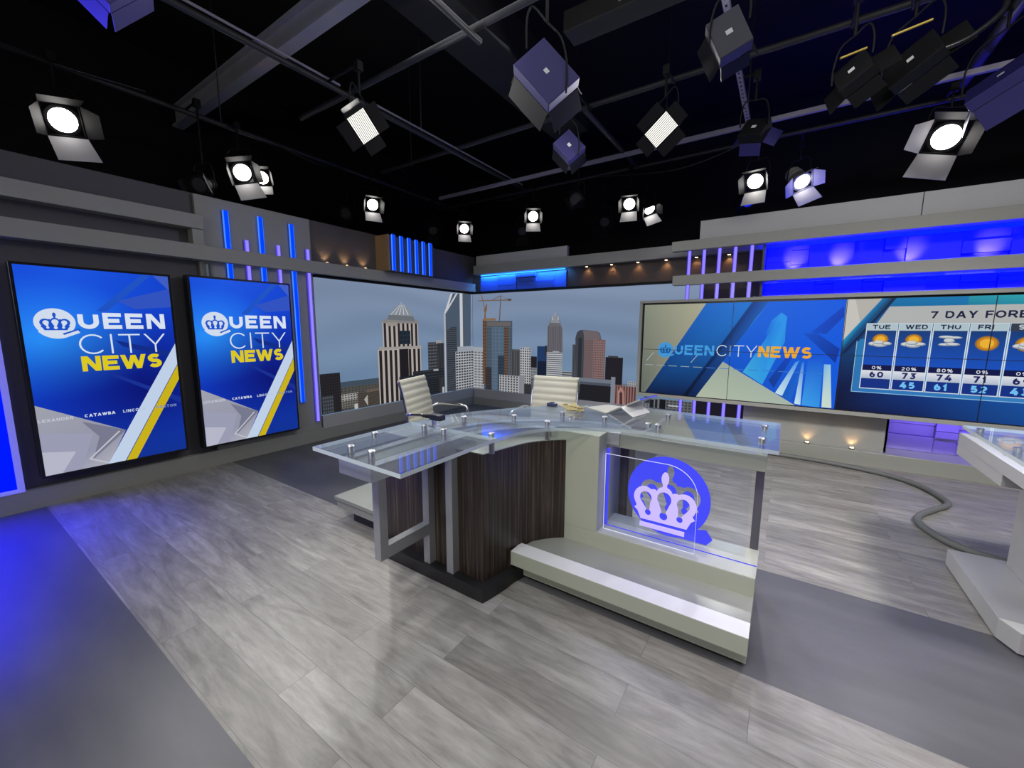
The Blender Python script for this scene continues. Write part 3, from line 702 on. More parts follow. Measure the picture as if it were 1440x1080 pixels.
# ================================================================== portrait screens
def logo_q(a, cx, cy, r, col, bg, d, tail=True):
    a.poly(arc(cx, cy, r*1.04, r, 0, 360, 36), col, d)
    o, hs = crown_loops(cx-r*.76, cy-r*.56, r*1.52, r*1.28)
    a.poly([o]+hs, bg, d+.0006)
    
    # gap between disc and tail
    a.poly([(cx+r*.28, cy-r*.80), (cx+r*1.2, cy-r*.42), (cx+r*1.2, cy-r*.62), (cx+r*.5, cy-r*1.02)], bg, d+.0008)
    pts = arc(cx+r*.06, cy-r*.02, r*1.02, r*1.04, 212, 300, 14)+[(cx+r*1.16, cy-r*.66)]
    a.stroke(pts, r*.21, col, d+.001)
BLUE = (10, 60, 200)
def portrait(xf, y0, y1, z0, z1, rz, label, hook):
    W_, H_ = 1.0, 1.77
    t = thing('portrait_screen', (xf-.04, (y0+y1)/2, z0), label, 'screen', 'portrait screens on the wall')
    sx, sz = (y1-y0)/W_, (z1-z0)/H_
    MB().box(xf-.11, y0-.022, z0-.022, xf-.004, y1+.022, z1+.022).build('bezel', 'bezel', t, .004)
    MB().box(-5.26, y0+.3, z0+.5, xf-.11, y1-.3, z1-.5).build('wall_mount', 'blackm', t)
    O = (xf, y0, z1); U = (0, sx, 0); V = (0, 0, sz)       # v runs from 0 at the top edge down to -1.77
    a = Art(O, U, V)
    def bgf(p, q):      # p across, q up
        g = max(0, 1-math.hypot((p-.12)/.75, (q-.66)/.30)); h = max(0, 1-math.hypot((p-.3)/.9, (q-1.0)/.5))
        dk = max(0, 1-math.hypot((p-.75)/.9, (q-.38)/.45))
        base = (12, 62, 205)
        c = [base[0]+26*g+14*h-6*dk, base[1]+80*g+26*h-44*dk, base[2]+45*g+25*h-90*dk]
        if q < .3: k = (.3-q)/.3; c = [c[0]*(1-k)+14*k, c[1]*(1-k)+50*k, c[2]*(1-k)+150*k]
        return tuple(min(255, max(0, x)) for x in c)
    a.grad(0, -1.77, 1, 0, None, 0, 20, 34, bgf)
    # faint diagonal facets
    for q, c in (([(.45, -.36), (.80, 0), (.87, 0), (.52, -.36)], (30, 84, 200)), ([(.6, -.26), (1, -.12), (1, -.30), (.72, -.33)], (50, 84, 196)), ([(.88, 0), (1, 0), (1, -.14)], (64, 96, 200)), ([(.55, -.62), (1, -.76), (1, -.82), (.6, -.68)], (14, 44, 140)), ([(.5, -.92), (1, -1.22), (1, -1.28), (.5, -.95)], (22, 48, 150))):
        a.poly(q, c, .0008)
    # grey wedge, lower corner
    a.gquad([(0, -1.77), (.40, -1.77), (.545, -1.475), (0, -1.155)], [(150, 152, 178), (176, 178, 190), (150, 152, 170), (164, 166, 178)], .0012)
    a.poly([(0, -1.40), (.32, -1.46), (.22, -1.77), (0, -1.77)], (158, 160, 184), .0016)
    a.poly([(0, -1.56), (.2, -1.60), (.1, -1.77), (0, -1.77)], (186, 188, 206), .002)
    a.poly([(.26, -1.34), (.545, -1.475), (.30, -1.70), (.36, -1.5)], (122, 124, 146), .002)
    a.stroke([(.50, -1.475), (.28, -1.69), (.40, -1.76)], .012, (196, 198, 206), .0024)
    a.poly([(1, -.665), (1, -.875), (.515, -1.77), (.395, -1.77)], (196, 214, 238), .003)
    a.poly([(1, -.885), (1, -1.03), (.60, -1.77), (.522, -1.77)], (206, 182, 22), .0034)
    a.build('screen', 'screen', t)
    b = Art(O, U, V)
    logo_q(b, .188, -.462, .118, (214, 226, 244), (26, 84, 206), .004); b.build('crown_emblem', 'screen', t)
    c = Art(O, U, V)
    c.text('UEEN', .325, -.517, .145, .141, .035, (222, 232, 248), .0055, gap=.19); c.build('headline_lettering', 'screen', t)
    c = Art(O, U, V); c.text('CITY', .312, -.742, .178, .163, .013, (218, 232, 250), .0055, gap=.17); c.build('thin_lettering', 'screen', t)
    c = Art(O, U, V); c.text('NEWS', .312, -.893, .134, .124, .034, (226, 206, 30), .0065, gap=.09); c.build('yellow_lettering', 'screen', t)
    c = Art(O, U, V)
    for st, u, cc in (('LEXANDER', .005, (196, 200, 212)), ('CATAWBA', .283, (216, 226, 244)), ('LINCOLN', .542, (190, 204, 232)), ('GASTON', .79, (120, 142, 190))):
        c.text(st, u, -1.306, .027, .0225, .0062, cc, .0055, gap=.24); c.build('ticker_word', 'screen', t); c = Art(O, U, V)
    if rz: t.rotation_euler = (0, 0, rz)
    return t
portrait(-5.125, .534, 1.515, .285, 2.038, 0, 'portrait screen with blue news logo standing next to the glowing blue panel', 0)
portrait(-5.115, 1.690, 2.690, .262, 2.055, 0, 'portrait screen with blue news logo in front of the vertical light bars', 0)

# ================================================================== video wall
VX0, VX1, VZ0, VZ1 = -1.665, 2.735, .645, 1.875
t = thing('video_wall', (.5, 5.84, .60), 'wide video wall of joined panels showing news logo and weather forecast', 'screen')
MB().box(VX0-.06, 5.775, VZ0-.05, VX1+.06, 5.845, VZ0-.008).box(VX0-.06, 5.775, VZ1+.018, VX1+.06, 5.845, VZ1+.052).box(VX0-.06, 5.775, VZ0-.008, VX0-.022, 5.845, VZ1+.018).box(VX1+.02, 5.775, VZ0-.008, VX1+.06, 5.845, VZ1+.018).build('frame', 'paint', t, .003)
for i in range(4):
    for j in range(2):
        x0 = VX0+1.1*i; z0 = VZ0+.615*j
        MB().box(x0+.0015, 5.802, z0+.0015, x0+1.0985, 5.84, z0+.6135).build('display_panel', 'bezel', t)
MB().box(VX0-.022, 5.815, VZ0-.008, VX1+.02, 5.842, VZ1+.018).build('backing', 'bezel', t)
MB().box(-.3, 5.845, 1.0, 2.5, 6.0, 1.5).build('wall_mount', 'blackm', t)
O, U, V = (0, 5.8015, 0), (1, 0, 0), (0, 0, 1)
a = Art(O, U, V); zb, zt = VZ0+.004, VZ1-.004; XL = VX0+.004; XS = .525; XR = VX1-.004
def lerp(c0, c1, k): return tuple(c0[i]*(1-k)+c1[i]*k for i in range(3))
a.grad(XL, zb, XS, zt, None, 0, 24, 14, lambda p, q: lerp(lerp((20, 60, 150), (24, 110, 212), min(1, q*1.2)), (10, 90, 226), p))
a.gquad([(XL, zb), (-1.60, zb), (-.88, zt), (XL, zt)], [(98, 106, 98), (112, 118, 108), (172, 170, 146), (134, 140, 124)], .0005)
a.gquad([(-1.60, zb), (-1.07, zb), (-.35, zt), (-.88, zt)], [(8, 28, 66), (8, 28, 70), (26, 118, 214), (28, 104, 200)], .0006)
a.gquad([(-1.07, zb), (-.93, zb), (-.20, zt), (-.35, zt)], [(6, 24, 60), (10, 36, 86), (24, 90, 180), (10, 60, 140)], .0008)
a.gquad([(-1.09, zb), (-1.04, zb), (-.33, zt), (-.37, zt)], [(4, 14, 36), (4, 14, 36), (10, 60, 130), (14, 70, 150)], .0010)
# skyscraper streaks
sd = .0006
for q, cs in (([(-.16, 1.23), (-.01, 1.44), (0.0, 1.69), (-.06, 1.74), (-.15, 1.65), (-.20, 1.50)], ((20, 116, 224), (30, 140, 234), (40, 150, 236), (40, 150, 236), (30, 130, 228), (20, 110, 220))),
              ([(-.41, 1.01), (-.19, .87), (0.0, 1.40), (-.01, 1.66), (-.08, 1.70), (-.16, 1.50)], ((60, 170, 224), (50, 160, 230), (36, 140, 230), (40, 150, 238), (40, 150, 238), (30, 130, 226))),
              ([(-.5, 1.39), (-.35, 1.61), (-.2, 1.84), (-.3, 1.70)], ((20, 90, 180), (50, 160, 220), (30, 110, 226), (60, 170, 214))),
              ([(-.05, .78), (.05, .74), (.19, 1.20), (.12, 1.16)], ((200, 230, 238), (190, 226, 240), (60, 150, 232), (60, 150, 232))),
              ([(.02, .74), (.11, .70), (.20, 1.10), (.21, 1.30), (.15, 1.16)], ((20, 90, 190), (24, 100, 200), (30, 110, 220), (16, 90, 214), (16, 90, 214))),
              ([(.15, .67), (.21, .66), (.205, 1.16), (.185, 1.16)], ((210, 236, 240), (180, 222, 240), (40, 130, 226), (40, 130, 226))),
              ([(.22, .66), (.39, .65), (.38, 1.25), (.24, 1.24)], ((60, 160, 236), (50, 150, 232), (14, 84, 214), (14, 84, 214))),
              ([(.41, .655), (.50, .655), (.45, 1.15), (.39, 1.15)], ((210, 226, 206), (206, 222, 206), (150, 200, 226), (120, 180, 230))),
              ([(.17, 1.50), (.49, 1.17), (.515, 1.33), (.3, 1.50)], ((10, 80, 200), (6, 50, 150), (8, 56, 160), (10, 74, 196))),
              ([(.24, 1.51), (.51, 1.80), (.52, 1.69), (.38, 1.49)], ((10, 76, 200), (10, 66, 190), (8, 60, 180), (10, 70, 190))),
              ([(-.13, .93), (.04, 1.24), (.08, 1.20), (-.07, .84)], ((10, 60, 150), (10, 70, 190), (10, 70, 190), (10, 60, 150)))):
    sd += .00004; a.gquad(q, list(cs), sd)
a.gquad([(-.93, zb), (.16, zb), (-.64, 1.13), (-.64, 1.13)][:3], [(178, 188, 166), (170, 186, 172), (158, 172, 158)], .0012)
# weather half
a.grad(XS+.002, zb, XR, zt, None, 0, 24, 14, lambda p, q: lerp((10, 24, 70), (20, 120, 178), max(0, min(1, q*1.15-.25+.25*p))))
a.gquad([(XS, zb), (1.2, zb), (1.2, .86), (XS, .88)], [(8, 12, 40), (12, 34, 92), (14, 50, 120), (10, 20, 60)], .0004)
a.gquad([(1.2, zb), (XR, zb), (XR, .86), (1.2, .86)], [(12, 34, 92), (20, 90, 180), (24, 100, 190), (14, 50, 120)], .0004)
a.gquad([(1.45, zt-.12), (XR, zt-.12), (XR, zt), (1.45, zt)], [(20, 110, 150), (60, 190, 190), (60, 190, 190), (40, 150, 170)], .0004)
a.poly([(.53, zt), (.82, zt), (.53, 1.42)], (182, 178, 172), .0006); a.poly([(.53, zt), (.60, zt), (.66, 1.63), (.53, 1.42)], (200, 196, 190), .0008)
a.gquad([(.82, zt), (.90, zt), (.53, 1.30), (.53, 1.42)], [(26, 120, 180), (20, 60, 100), (10, 60, 110), (30, 150, 200)], .0009)
a.gquad([(.90, zt), (.93, zt), (.60, 1.30), (.53, 1.27)], [(10, 30, 60), (20, 50, 90), (20, 60, 120), (8, 20, 50)], .0007)
a.gquad([(.66, .86), (XR, .86), (XR, 1.63), (.66, 1.44)], [(44, 116, 184), (60, 130, 196), (60, 150, 200), (40, 120, 180)], .0005)
a.poly([(.80, 1.61), (XR, 1.61), (XR, 1.785), (.885, 1.785)], (178, 180, 180), .0012)
for x, y in ((.66, 1.45), (.66, .865)): pass
a.stroke([(.655, 1.42), (.655, .865), (XR, .865)], .006, (150, 196, 226), .0012)
a.build('picture', 'screen', t)
b = Art(O, U, V); r_ = .085
b.poly(arc(-1.355, 1.265, .098, .098, 0, 360, 30), (66, 150, 214), .0020)
o_, hs_ = crown_loops(-1.425, 1.215, .14, .115); b.poly([o_]+hs_, (16, 76, 150), .0024)
b.stroke(arc(-1.355, 1.262, .098, .098, 205, 300, 12)+[(-1.24, 1.20)], .02, (66, 150, 214), .0026)
b.build('crown_emblem', 'screen', t)
c = Art(O, U, V)
c.text('UEEN', -1.235, 1.200, .132, .114, .028, (66, 156, 224), .0030, gap=.17)
c.text('CITY', -.722, 1.20, .142, .120, .010, (214, 226, 236), .0030, gap=.16)
c.text('NEWS', -.262, 1.207, .132, .113, .030, (238, 172, 44), .0030, gap=.14)
for k in range(13):
    u = -1.62+.158*k; c.rect(u, 1.038, u+.11, 1.046, (150, 170, 176) if k < 5 else (60, 120, 200), .0030)
for u in (-1.60, -1.02): c.stroke([(u, 1.10), (u+.09, 1.22)], .007, (170, 190, 200), .0018)
c.build('logo_lettering', 'screen', t)
# forecast cards
d = Art(O, U, V); e = Art(O, U, V); g = Art(O, U, V)
days = ['TUE', 'WED', 'THU', 'FRI', 'SAT', 'SUN', 'MON'][:5]; pct = ['0%', '20%', '80%', '0%', '0%']; hi = ['60', '73', '74', '71', '69']; lo = ['', '45', '61', '52', '43']
for k in range(5):
    x = .722+.2575*k; w = .244
    d.rect(x-.004, .906, x+w+.004, 1.612, (214, 224, 232), .0016); d.rect(x+.004, .914, x+w-.004, 1.606, (20, 60, 140), .0018)
    d.rect(x, 1.535, x+w, 1.608, (176, 196, 204) if k < 4 else (52, 60, 76), .0020)
    d.grad(x+.004, 1.165, x+w-.004, 1.532, [(20, 80, 190), (20, 80, 190), (20, 60, 120), (20, 60, 120)], .0020)
    d.rect(x+.004, 1.108, x+w-.004, 1.168, (10, 18, 70), .0022); d.grad(x+.004, 1.02, x+w-.004, 1.108, [(176, 188, 206)]*2+[(226, 228, 236)]*2, .0022)
    d.rect(x+.004, .916, x+w-.004, 1.02, (16, 48, 132), .0022)
    dc = (34, 38, 72) if k < 4 else (190, 200, 210)
    tw = 3*.040+.02; e.text(days[k], x+w/2-tw/2-.004, 1.550, .046, .045, .0105, dc, .0030, gap=.16)
    if k == 2: e.text('80%', x+.065, 1.121, .034, .030, .006, (222, 226, 236), .0030, gap=.3)
    else: e.text(pct[k], x+(.082 if len(pct[k]) == 2 else .06), 1.121, .034, .030, .006, (222, 226, 236), .0030, gap=.3)
    e.text(hi[k], x+.068, 1.033, .064, .054, .0155, (34, 36, 96), .0030, gap=.24)
    if lo[k]: e.text(lo[k], x+.062, .933, .068, .056, .0175, (116, 196, 246), .0030, gap=.24)
    cx, cz = x+w/2, 1.428
    if k != 2:
        R_ = .072 if k in (3, 4) else .058; zc = cz-.012 if k in (3, 4) else cz+.014
        for q, cc in ((1.0, (150, 110, 40)), (.84, (206, 136, 34)), (.6, (240, 180, 52))): g.poly(arc(cx, zc, R_*1.1*q, R_*q, 0, 360, 20), cc, .0026+.0002*(1-q))
    if k in (0, 1, 2, 4):
        zc = cz-.03 if k != 2 else cz
        cl = [(-.05, -.004, .045, .022), (.0, -.012, .06, .026), (.05, .0, .045, .018), (-.01, .012, .045, .022)] if k != 2 else [(-.02, .045, .06, .014), (.04, .04, .05, .012), (.0, .01, .04, .024), (-.02, -.03, .055, .014), (.03, -.026, .05, .016)]
        for q, (ax_, az_, rx_, rz_) in enumerate(cl):
            g.poly(arc(cx+ax_, zc+az_, rx_, rz_, 0, 360, 16), (150, 158, 166), .0034+.0002*q); g.poly(arc(cx+ax_-.004, zc+az_+.005, rx_*.82, rz_*.7, 0, 360, 16), (206, 210, 212), .0035+.0002*q)
e.text('7 DAY FORECAST', 1.20, 1.660, .070, .064, .0150, (30, 34, 66), .0030, gap=.18)
d.build('forecast_card', 'screen', t); e.build('forecast_lettering', 'screen', t); g.build('weather_icon', 'screen', t)
# joints between the display panels
s_ = MB()
for i in (1, 2, 3): s_.box(VX0+1.1*i-.0028, 5.793, VZ0, VX0+1.1*i+.0028, 5.7985, VZ1)
s_.box(VX0, 5.793, VZ0+.612, VX1, 5.7985, VZ0+.6175); s_.build('panel_joint', 'blackp', t)
# ================================================================== the anchor desk
T = thing('news_desk', (-1.2, 2.2, 0), 'curved news desk with clear glass top, dark striped veneer and blue crown sign', 'desk')
curve_w = [(-1.345, 1.72), (-1.325, 1.82), (-1.30, 1.94), (-1.27, 2.05), (-1.22, 2.14), (-1.16, 2.21), (-1.10, 2.26)]
cw = [tuple(v)[:2] for v in catmull([Vector((p[0], p[1], 0)) for p in curve_w], 4)]
body = cw+[(-1.10, 2.62), (-1.5, 2.72), (-1.95, 2.55), (-2.18, 2.3), (-2.2, 1.73)]
MB().prism(body, .08, .847).build('veneer_body', 'veneer', T)
MB().prism([(x+(.004 if i >= len(cw) else 0), y) for i, (x, y) in enumerate(body)], .847, .852).build('countertop', 'tray', T)
pc = [(-1.305, 1.655), (-1.285, 1.74), (-1.27, 1.83), (-1.262, 1.92), (-1.235, 2.02)]
pcs = [tuple(v)[:2] for v in catmull([Vector((p[0], p[1], 0)) for p in pc], 4)]
MB().prism(pcs+[(-1.2, 2.3), (-1.2, 2.75), (-2.24, 2.75), (-2.24, 1.655)], 0, .082).build('plinth', 'plinth', T, .003)
# column, step, sill and beam of the sign bay
MB().box(-1.21, 2.26, .291, -.88, 2.40, .905).build('column', 'beige', T, .002)
MB().prism([(-1.285, 1.915), (-.03, 1.915), (-.03, 2.262), (-1.13, 2.262), (-1.175, 2.225), (-1.245, 2.12), (-1.262, 2.03)], .115, .190).build('step', 'tray', T, .002)
MB().prism([(-1.288, 1.912), (-.0285, 1.912), (-.0285, 2.028), (-1.262, 2.028)], .114, .2).build('step_rim', 'beige', T, .0015)
rim = MB(); rim.box(-1.286, 1.913, .2, -.029, 2.027, .2025); rim.build('rim_top', 'board', T)  # whiter sheet: light falling on the rim's top put into its colour
MB().box(-1.24, 1.985, .022, -.032, 2.25, .116).build('toe_panel', 'beige', T)
MB().box(-1.23, 2.0, 0, -.05, 2.25, .024).build('kick_board', 'plinth', T)
MB().box(-1.12, 2.26, .0, -.03, 2.30, .291).build('bay_front', 'beige', T)
MB().box(-.88, 2.262, .285, -.028, 2.58, .2945).build('sill', 'beige', T, .0015)
MB().box(-.88, 2.30, 0, -.03, 2.575, .285).build('bay_base', 'beige', T)
MB().box(-.885, 2.395, .815, -.028, 2.44, .903).box(-.885, 2.44, .82, -.028, 2.58, .90).build('top_beam', 'tray', T, .002)
MB().box(-.075, 2.58, .0, -.034, 2.66, .82).build('end_post', 'flat', T, .002)
MB().box(-.92, 2.66, 0, -.82, 2.80, .83).build('inner_leg', 'veneer', T)
MB().box(-.876, 2.39, .295, -.862, 2.40, .80).build('blue_light_strip', 'sign_blue', T)
MB().box(-.87, 2.385, .2946, -.03, 2.392, .2965).build('groove_light', 'sign_blue', T)
MB().box(-1.1, 2.41, .2, -.88, 2.75, .9).build('back_pier', 'tray', T)
# acrylic sign: front sheet with crown, rear sheet with the round letter
FA = ((0, 2.335, 0), (1, 0, 0), (0, 0, 1))
out = [(-.862, .296), (-.33, .296), (-.33, .62)]+arc(-.50, .62, .17, .165, 0, 90, 12)+[(-.862, .785)]
MB().plate(((0, 2.335, 0), (1, 0, 0), (0, 0, 1)), [out], .010, 0, 1).build('front_acrylic_sheet', ['acrylic', 'edge_lit'], T)
MB().plate(((0, 2.465, 0), (1, 0, 0), (0, 0, 1)), [[(-.86, .296), (-.09, .296), (-.09, .815), (-.86, .815)]], .008, 0, 1).build('rear_acrylic_sheet', ['acrylic', 'acrylic'], T)
o_, hs_ = crown_loops(-.675, .432, .345, .310)
MB().plate(((0, 2.324, 0), (1, 0, 0), (0, 0, 1)), [o_]+hs_, .005).build('frosted_crown', 'sign_lilac', T)
MB().plate(((0, 2.324, 0), (1, 0, 0), (0, 0, 1)), [[(-.635, .385), (-.385, .385), (-.385, .412), (-.635, .412)]], .005).build('frosted_bar', 'sign_lilac', T)
disc = arc(-.515, .548, .238, .242, -62, 248, 40)
o2, hs2 = crown_loops(-.675, .432, .345, .310)
q_out = arc(-.515, .548, .238, .242, -48, 232, 44)+[(-.60, .335), (-.515, .325), (-.43, .345)]
MB().plate(((0, 2.455, 0), (1, 0, 0), (0, 0, 1)), [q_out, o2], .004).build('blue_round_letter', 'sign_blue', T)
fill = MB()
for h in hs2: fill.plate(((0, 2.455, 0), (1, 0, 0), (0, 0, 1)), [h], .004)
fill.build('blue_crown_inlay', 'sign_blue', T)
tail = arc(-.50, .56, .25, .262, 236, 284, 10)+[(-.285, .305), (-.255, .345), (-.29, .395)]+arc(-.50, .56, .215, .215, 302, 245, 10)
MB().plate(((0, 2.4545, 0), (1, 0, 0), (0, 0, 1)), [tail], .004).build('blue_letter_tail', 'sign_blue', T)
# curved box beam under the glass, with raised rims
def band(off0, off1):
    a_ = [(-1.675+off0, 1.14), (-1.675+off0, 1.75)]+[(-.80-(.875-off0)*math.cos(math.radians(t)), 1.75+(.765-off0)*math.sin(math.radians(t))) for t in range(6, 91, 6)]
    b_ = [(-1.675+off1, 1.14), (-1.675+off1, 1.75)]+[(-.80-(.875-off1)*math.cos(math.radians(t)), 1.75+(.765-off1)*math.sin(math.radians(t))) for t in range(6, 91, 6)]
    return a_+b_[::-1]
MB().prism(band(-.125, .125), .83, .893).build('box_beam', 'tray', T)
MB().prism(band(-.127, -.070), .829, .905).build('beam_rim', 'brushed', T)
MB().prism(band(.070, .127), .829, .905).build('beam_rim', 'brushed', T)
MB().box(-1.80, 1.136, .829, -1.55, 1.142, .905).build('beam_end', 'brushed', T)
# glass top in three sheets
outer = catmull([Vector((x, y, 0)) for x, y in ((-1.93, 1.735), (-1.87, 2.08), (-1.66, 2.47), (-1.42, 2.76), (-1.17, 2.95), (-.90, 3.04), (-.635, 3.05))], 5)
inner = catmull([Vector((x, y, 0)) for x, y in ((-.635, 2.345), (-.80, 2.30), (-.97, 2.21), (-1.12, 2.10), (-1.215, 1.95), (-1.262, 1.735))], 5)
for pts in ([(-1.93, 1.08), (-1.262, 1.065), (-1.262, 1.73), (-1.93, 1.73)], [tuple(v)[:2] for v in outer]+[tuple(v)[:2] for v in inner], [(-.63, 2.335), (.02, 2.325), (.02, 3.04), (-.63, 3.05)]):
    MB().prism(pts, .935, .955, 0, 1).build('glass_top', ['glass', 'edge' if pts[0][0] == -1.93 and len(pts) == 4 else 'edge_dim'], T, 0)
for x, y, z in ((-1.745, 1.17, .905), (-1.585, 1.17, .905), (-1.76, 1.68, .905), (-1.60, 1.68, .905), (-1.345+.03, 1.76, .852), (-1.20, 2.19, .852), (-1.86, 1.40, .955-.03), (-1.72, 2.0, .905), (-1.47, 2.22, .905), (-1.25, 2.5, .905), (-.66, 2.50, .90), (-.60, 2.50, .90), (-.62, 2.84, .93), (-.06, 2.50, .90), (-.06, 2.85, .93), (-.95, 2.52, .905)):
    mb = MB().cyl((x, y, z), (x, y, .968), .0165, seg=18).cyl((x, y, .968), (x, y, .973), .019, .015, seg=18); mb.build('standoff', 'steel', T)
# grey frame legs
MB().box(-1.785, 1.31, .28, -1.733, 1.365, .832).build('frame_post', 'brushed', T, .002)
MB().box(-1.785, 1.365, .28, -1.733, 1.672, .352).build('frame_rail', 'brushed', T, .002)
MB().box(-1.785, 1.672, .082, -1.733, 1.728, .832).build('frame_post', 'brushed', T, .002)
MB().box(-1.592, 1.672, .082, -1.540, 1.728, .832).build('frame_post', 'brushed', T, .002)
# side step
MB().box(-2.92, 1.785, .172, -2.2, 2.30, .203).build('side_step', 'tray', T, .003)
MB().box(-2.905, 1.80, .105, -2.2, 2.29, .172).build('side_step_fascia', 'paint', T)
MB().box(-2.78, 1.86, 0, -2.24, 2.26, .105).build('side_plinth', 'plinth', T)
# light spilling from the edge-lit sign
def area(name, loc, aim, sx, sy, power, col, spread=None, parent=None, shape='RECTANGLE'):
    l = bpy.data.lights.new(name, 'AREA'); l.shape = shape; l.size = sx; l.size_y = sy; l.energy = power; l.color = col
    if spread: l.spread = spread
    o = bpy.data.objects.new(name, l); COL.objects.link(o); o.location = loc
    o.rotation_euler = (Vector(aim)-Vector(loc)).to_track_quat('-Z', 'Y').to_euler()
    if parent: o.parent = parent; o.matrix_parent_inverse = wm(parent).inverted()
    return o
area('sign_glow', (-.5, 2.42, .80), (-.5, 2.42, .2), .7, .05, 1.6, (.30, .26, 1), parent=T)

# ================================================================== chairs
def chair(x, y, rz, label):
    t = thing('office_chair', (x, y, 0), label, 'chair', 'cream chairs behind the desk', rz)
    def B(mb, name, mat, par=t, bev=0.0): return mb.build(name, mat, par, bev, world=False)
    W2 = .245
    # one ribbed sling each for seat and back, as a profile swept across the width
    def sling(P, name):
        mb = MB(); n = len(P); vs = []; th = .028
        for i, (yy, zz) in enumerate(P):
            a = Vector(P[max(i-1, 0)]); b = Vector(P[min(i+1, n-1)]); d = (b-a).normalized(); nn = Vector((-d.y, d.x))
            k = i % 5; puff = .011*math.sin(PI*k/5)**.6 if k else 0
            for sx, pf in ((-W2, .35), (-W2*.96, 1), (W2*.96, 1), (W2, .35)):
                vs.append((sx, yy+nn.x*(th/2*pf+puff), zz+nn.y*(th/2*pf+puff)))
            for sx, pf in ((W2, .35), (W2*.96, 1), (-W2*.96, 1), (-W2, .35)):
                vs.append((sx, yy-nn.x*th/2*pf, zz-nn.y*th/2*pf))
        fs = [(i*8+k, i*8+(k+1) % 8, (i+1)*8+(k+1) % 8, (i+1)*8+k) for i in range(n-1) for k in range(8)]
        mb.add(vs, fs, 0, True); mb.add(vs[:8], [tuple(range(8))[::-1]]); mb.add(vs[-8:], [tuple(range(8))])
        return B(mb, name, 'cream')
    seatc = catmull([Vector((-.25, .44)).to_3d(), Vector((-.22, .465)).to_3d(), Vector((0, .45)).to_3d(), Vector((.17, .445)).to_3d()], 16)
    backc = catmull([Vector((.17, .445)).to_3d(), Vector((.225, .50)).to_3d(), Vector((.235, .62)).to_3d(), Vector((.27, .82)).to_3d(), Vector((.325, 1.02)).to_3d()], 16)
    sling([(p.x, p.y) for p in seatc], 'seat'); sling([(p.x, p.y) for p in backc], 'backrest')
    for s in (-1, 1):
        B(MB().tube([(s*.255, p.x, p.y) for p in seatc[::8]]+[(s*.255, p.x, p.y) for p in backc[::8]], .011, sub=3), 'side_rail', 'chrome')
        B(MB().tube([(s*.262, .25, .69), (s*.30, .19, .715), (s*.31, .0, .72), (s*.31, -.12, .71), (s*.305, -.16, .67), (s*.285, -.13, .55), (s*.262, -.04, .455)], .013, sub=6), 'armrest', 'chrome')
    B(MB().cyl((-.25, .328, 1.022), (.25, .328, 1.022), .016), 'top_roll', 'cream')
    B(MB().cyl((-.25, 0, .425), (.25, 0, .425), .012).cyl((-.25, .12, .42), (.25, .12, .42), .012).box(-.08, -.05, .385, .08, .16, .42), 'seat_bracket', 'chrome')
    B(MB().cyl((0, .05, .10), (0, .05, .25), .028).cyl((0, .05, .25), (0, .05, .39), .016), 'gas_column', 'chrome')
    base = B(MB().cyl((0, .05, .075), (0, .05, .125), .04), 'star_base', 'chrome')
    for k in range(5):
        a = 2*PI*k/5+.3; ex, ey = .28*math.cos(a), .05+.28*math.sin(a)
        B(MB().tube([(0, .05, .10), (ex*.6, .05+(ey-.05)*.6, .085), (ex, ey, .07)], .014, sub=3), 'base_arm', 'chrome', base)
        B(MB().cyl((ex-.012, ey-.012, .027), (ex+.012, ey+.012, .027), .027).cyl((ex, ey, .03), (ex, ey, .075), .008), 'caster', 'blackp', base)
    return t
chair(-2.86, 2.97, math.radians(107), 'cream ribbed chair turned side-on at the black camera end of the desk')
chair(-1.95, 3.50, math.radians(8), 'cream ribbed chair facing forward behind the tan cord pile')

# ================================================================== things on the desk
GZ = .955
t = thing('tablet', (-.90, 2.83, GZ), 'tablet tilted up on its white stand on the glass desk top', 'tablet')
def slab(P0, eb, up, th):   # corner, bottom edge vector, rising vector
    P0, eb, up = Vector(P0), Vector(eb), Vector(up); n = eb.cross(up).normalized()*th
    q = [P0, P0+eb, P0+eb+up, P0+up]; mb = MB()
    mb.add(q+[p+n for p in q], [(0, 1, 2, 3)[::-1], (4, 5, 6, 7), (0, 1, 5, 4), (1, 2, 6, 5), (2, 3, 7, 6), (3, 0, 4, 7)]); return mb
slab((-.985, 2.70, GZ+.004), (.05, .25, 0), (.205, .02, .108), -.010).build('tablet_body', 'steel', t)
slab((-.982, 2.702, GZ+.0145), (.048, .246, 0), (.200, .02, .105), -.0015).build('tablet_screen', 'blackp', t)
slab((-.805, 2.66, GZ+.001), (.045, .235, 0), (-.085, -.012, .062), .005).build('stand_flap', 'board', t)
slab((-.838, 2.765, GZ+.0305), (.010, .035, 0), (-.018, -.002, .013), -.0007).build('dark_mark', 'blackp', t)
k = MB().prism([(-1.20, 2.80), (-1.0, 2.68), (-.985, 2.74), (-.93, 2.96), (-1.1, 2.99)], GZ, GZ+.006); tag(k.build('keyboard_cover', 'paint'), 'thin dark grey cover lying flat beside the tablet', 'cover')
t = thing('desk_camera', (-1.74, 1.74, GZ), 'small black camera on a short stem at the glass joint near the first chair', 'camera')
MB().box(-1.755, 1.715, .995, -1.665, 1.765, 1.03).build('camera_body', 'blackp', t, .004)
MB().cyl((-1.755, 1.74, 1.012), (-1.80, 1.735, 1.010), .014).cyl((-1.80, 1.735, 1.010), (-1.825, 1.733, 1.009), .010).build('lens_barrel', 'blackm', t)
MB().box(-1.748, 1.73, GZ+.004, -1.728, 1.75, .995).box(-1.765, 1.715, GZ, -1.712, 1.765, GZ+.005).build('stem', 'steel', t, .002)
t = thing('earpiece_case', (-1.44, 2.70, GZ), 'small dark blue pack on the glass in front of the forward-facing chair', 'case')
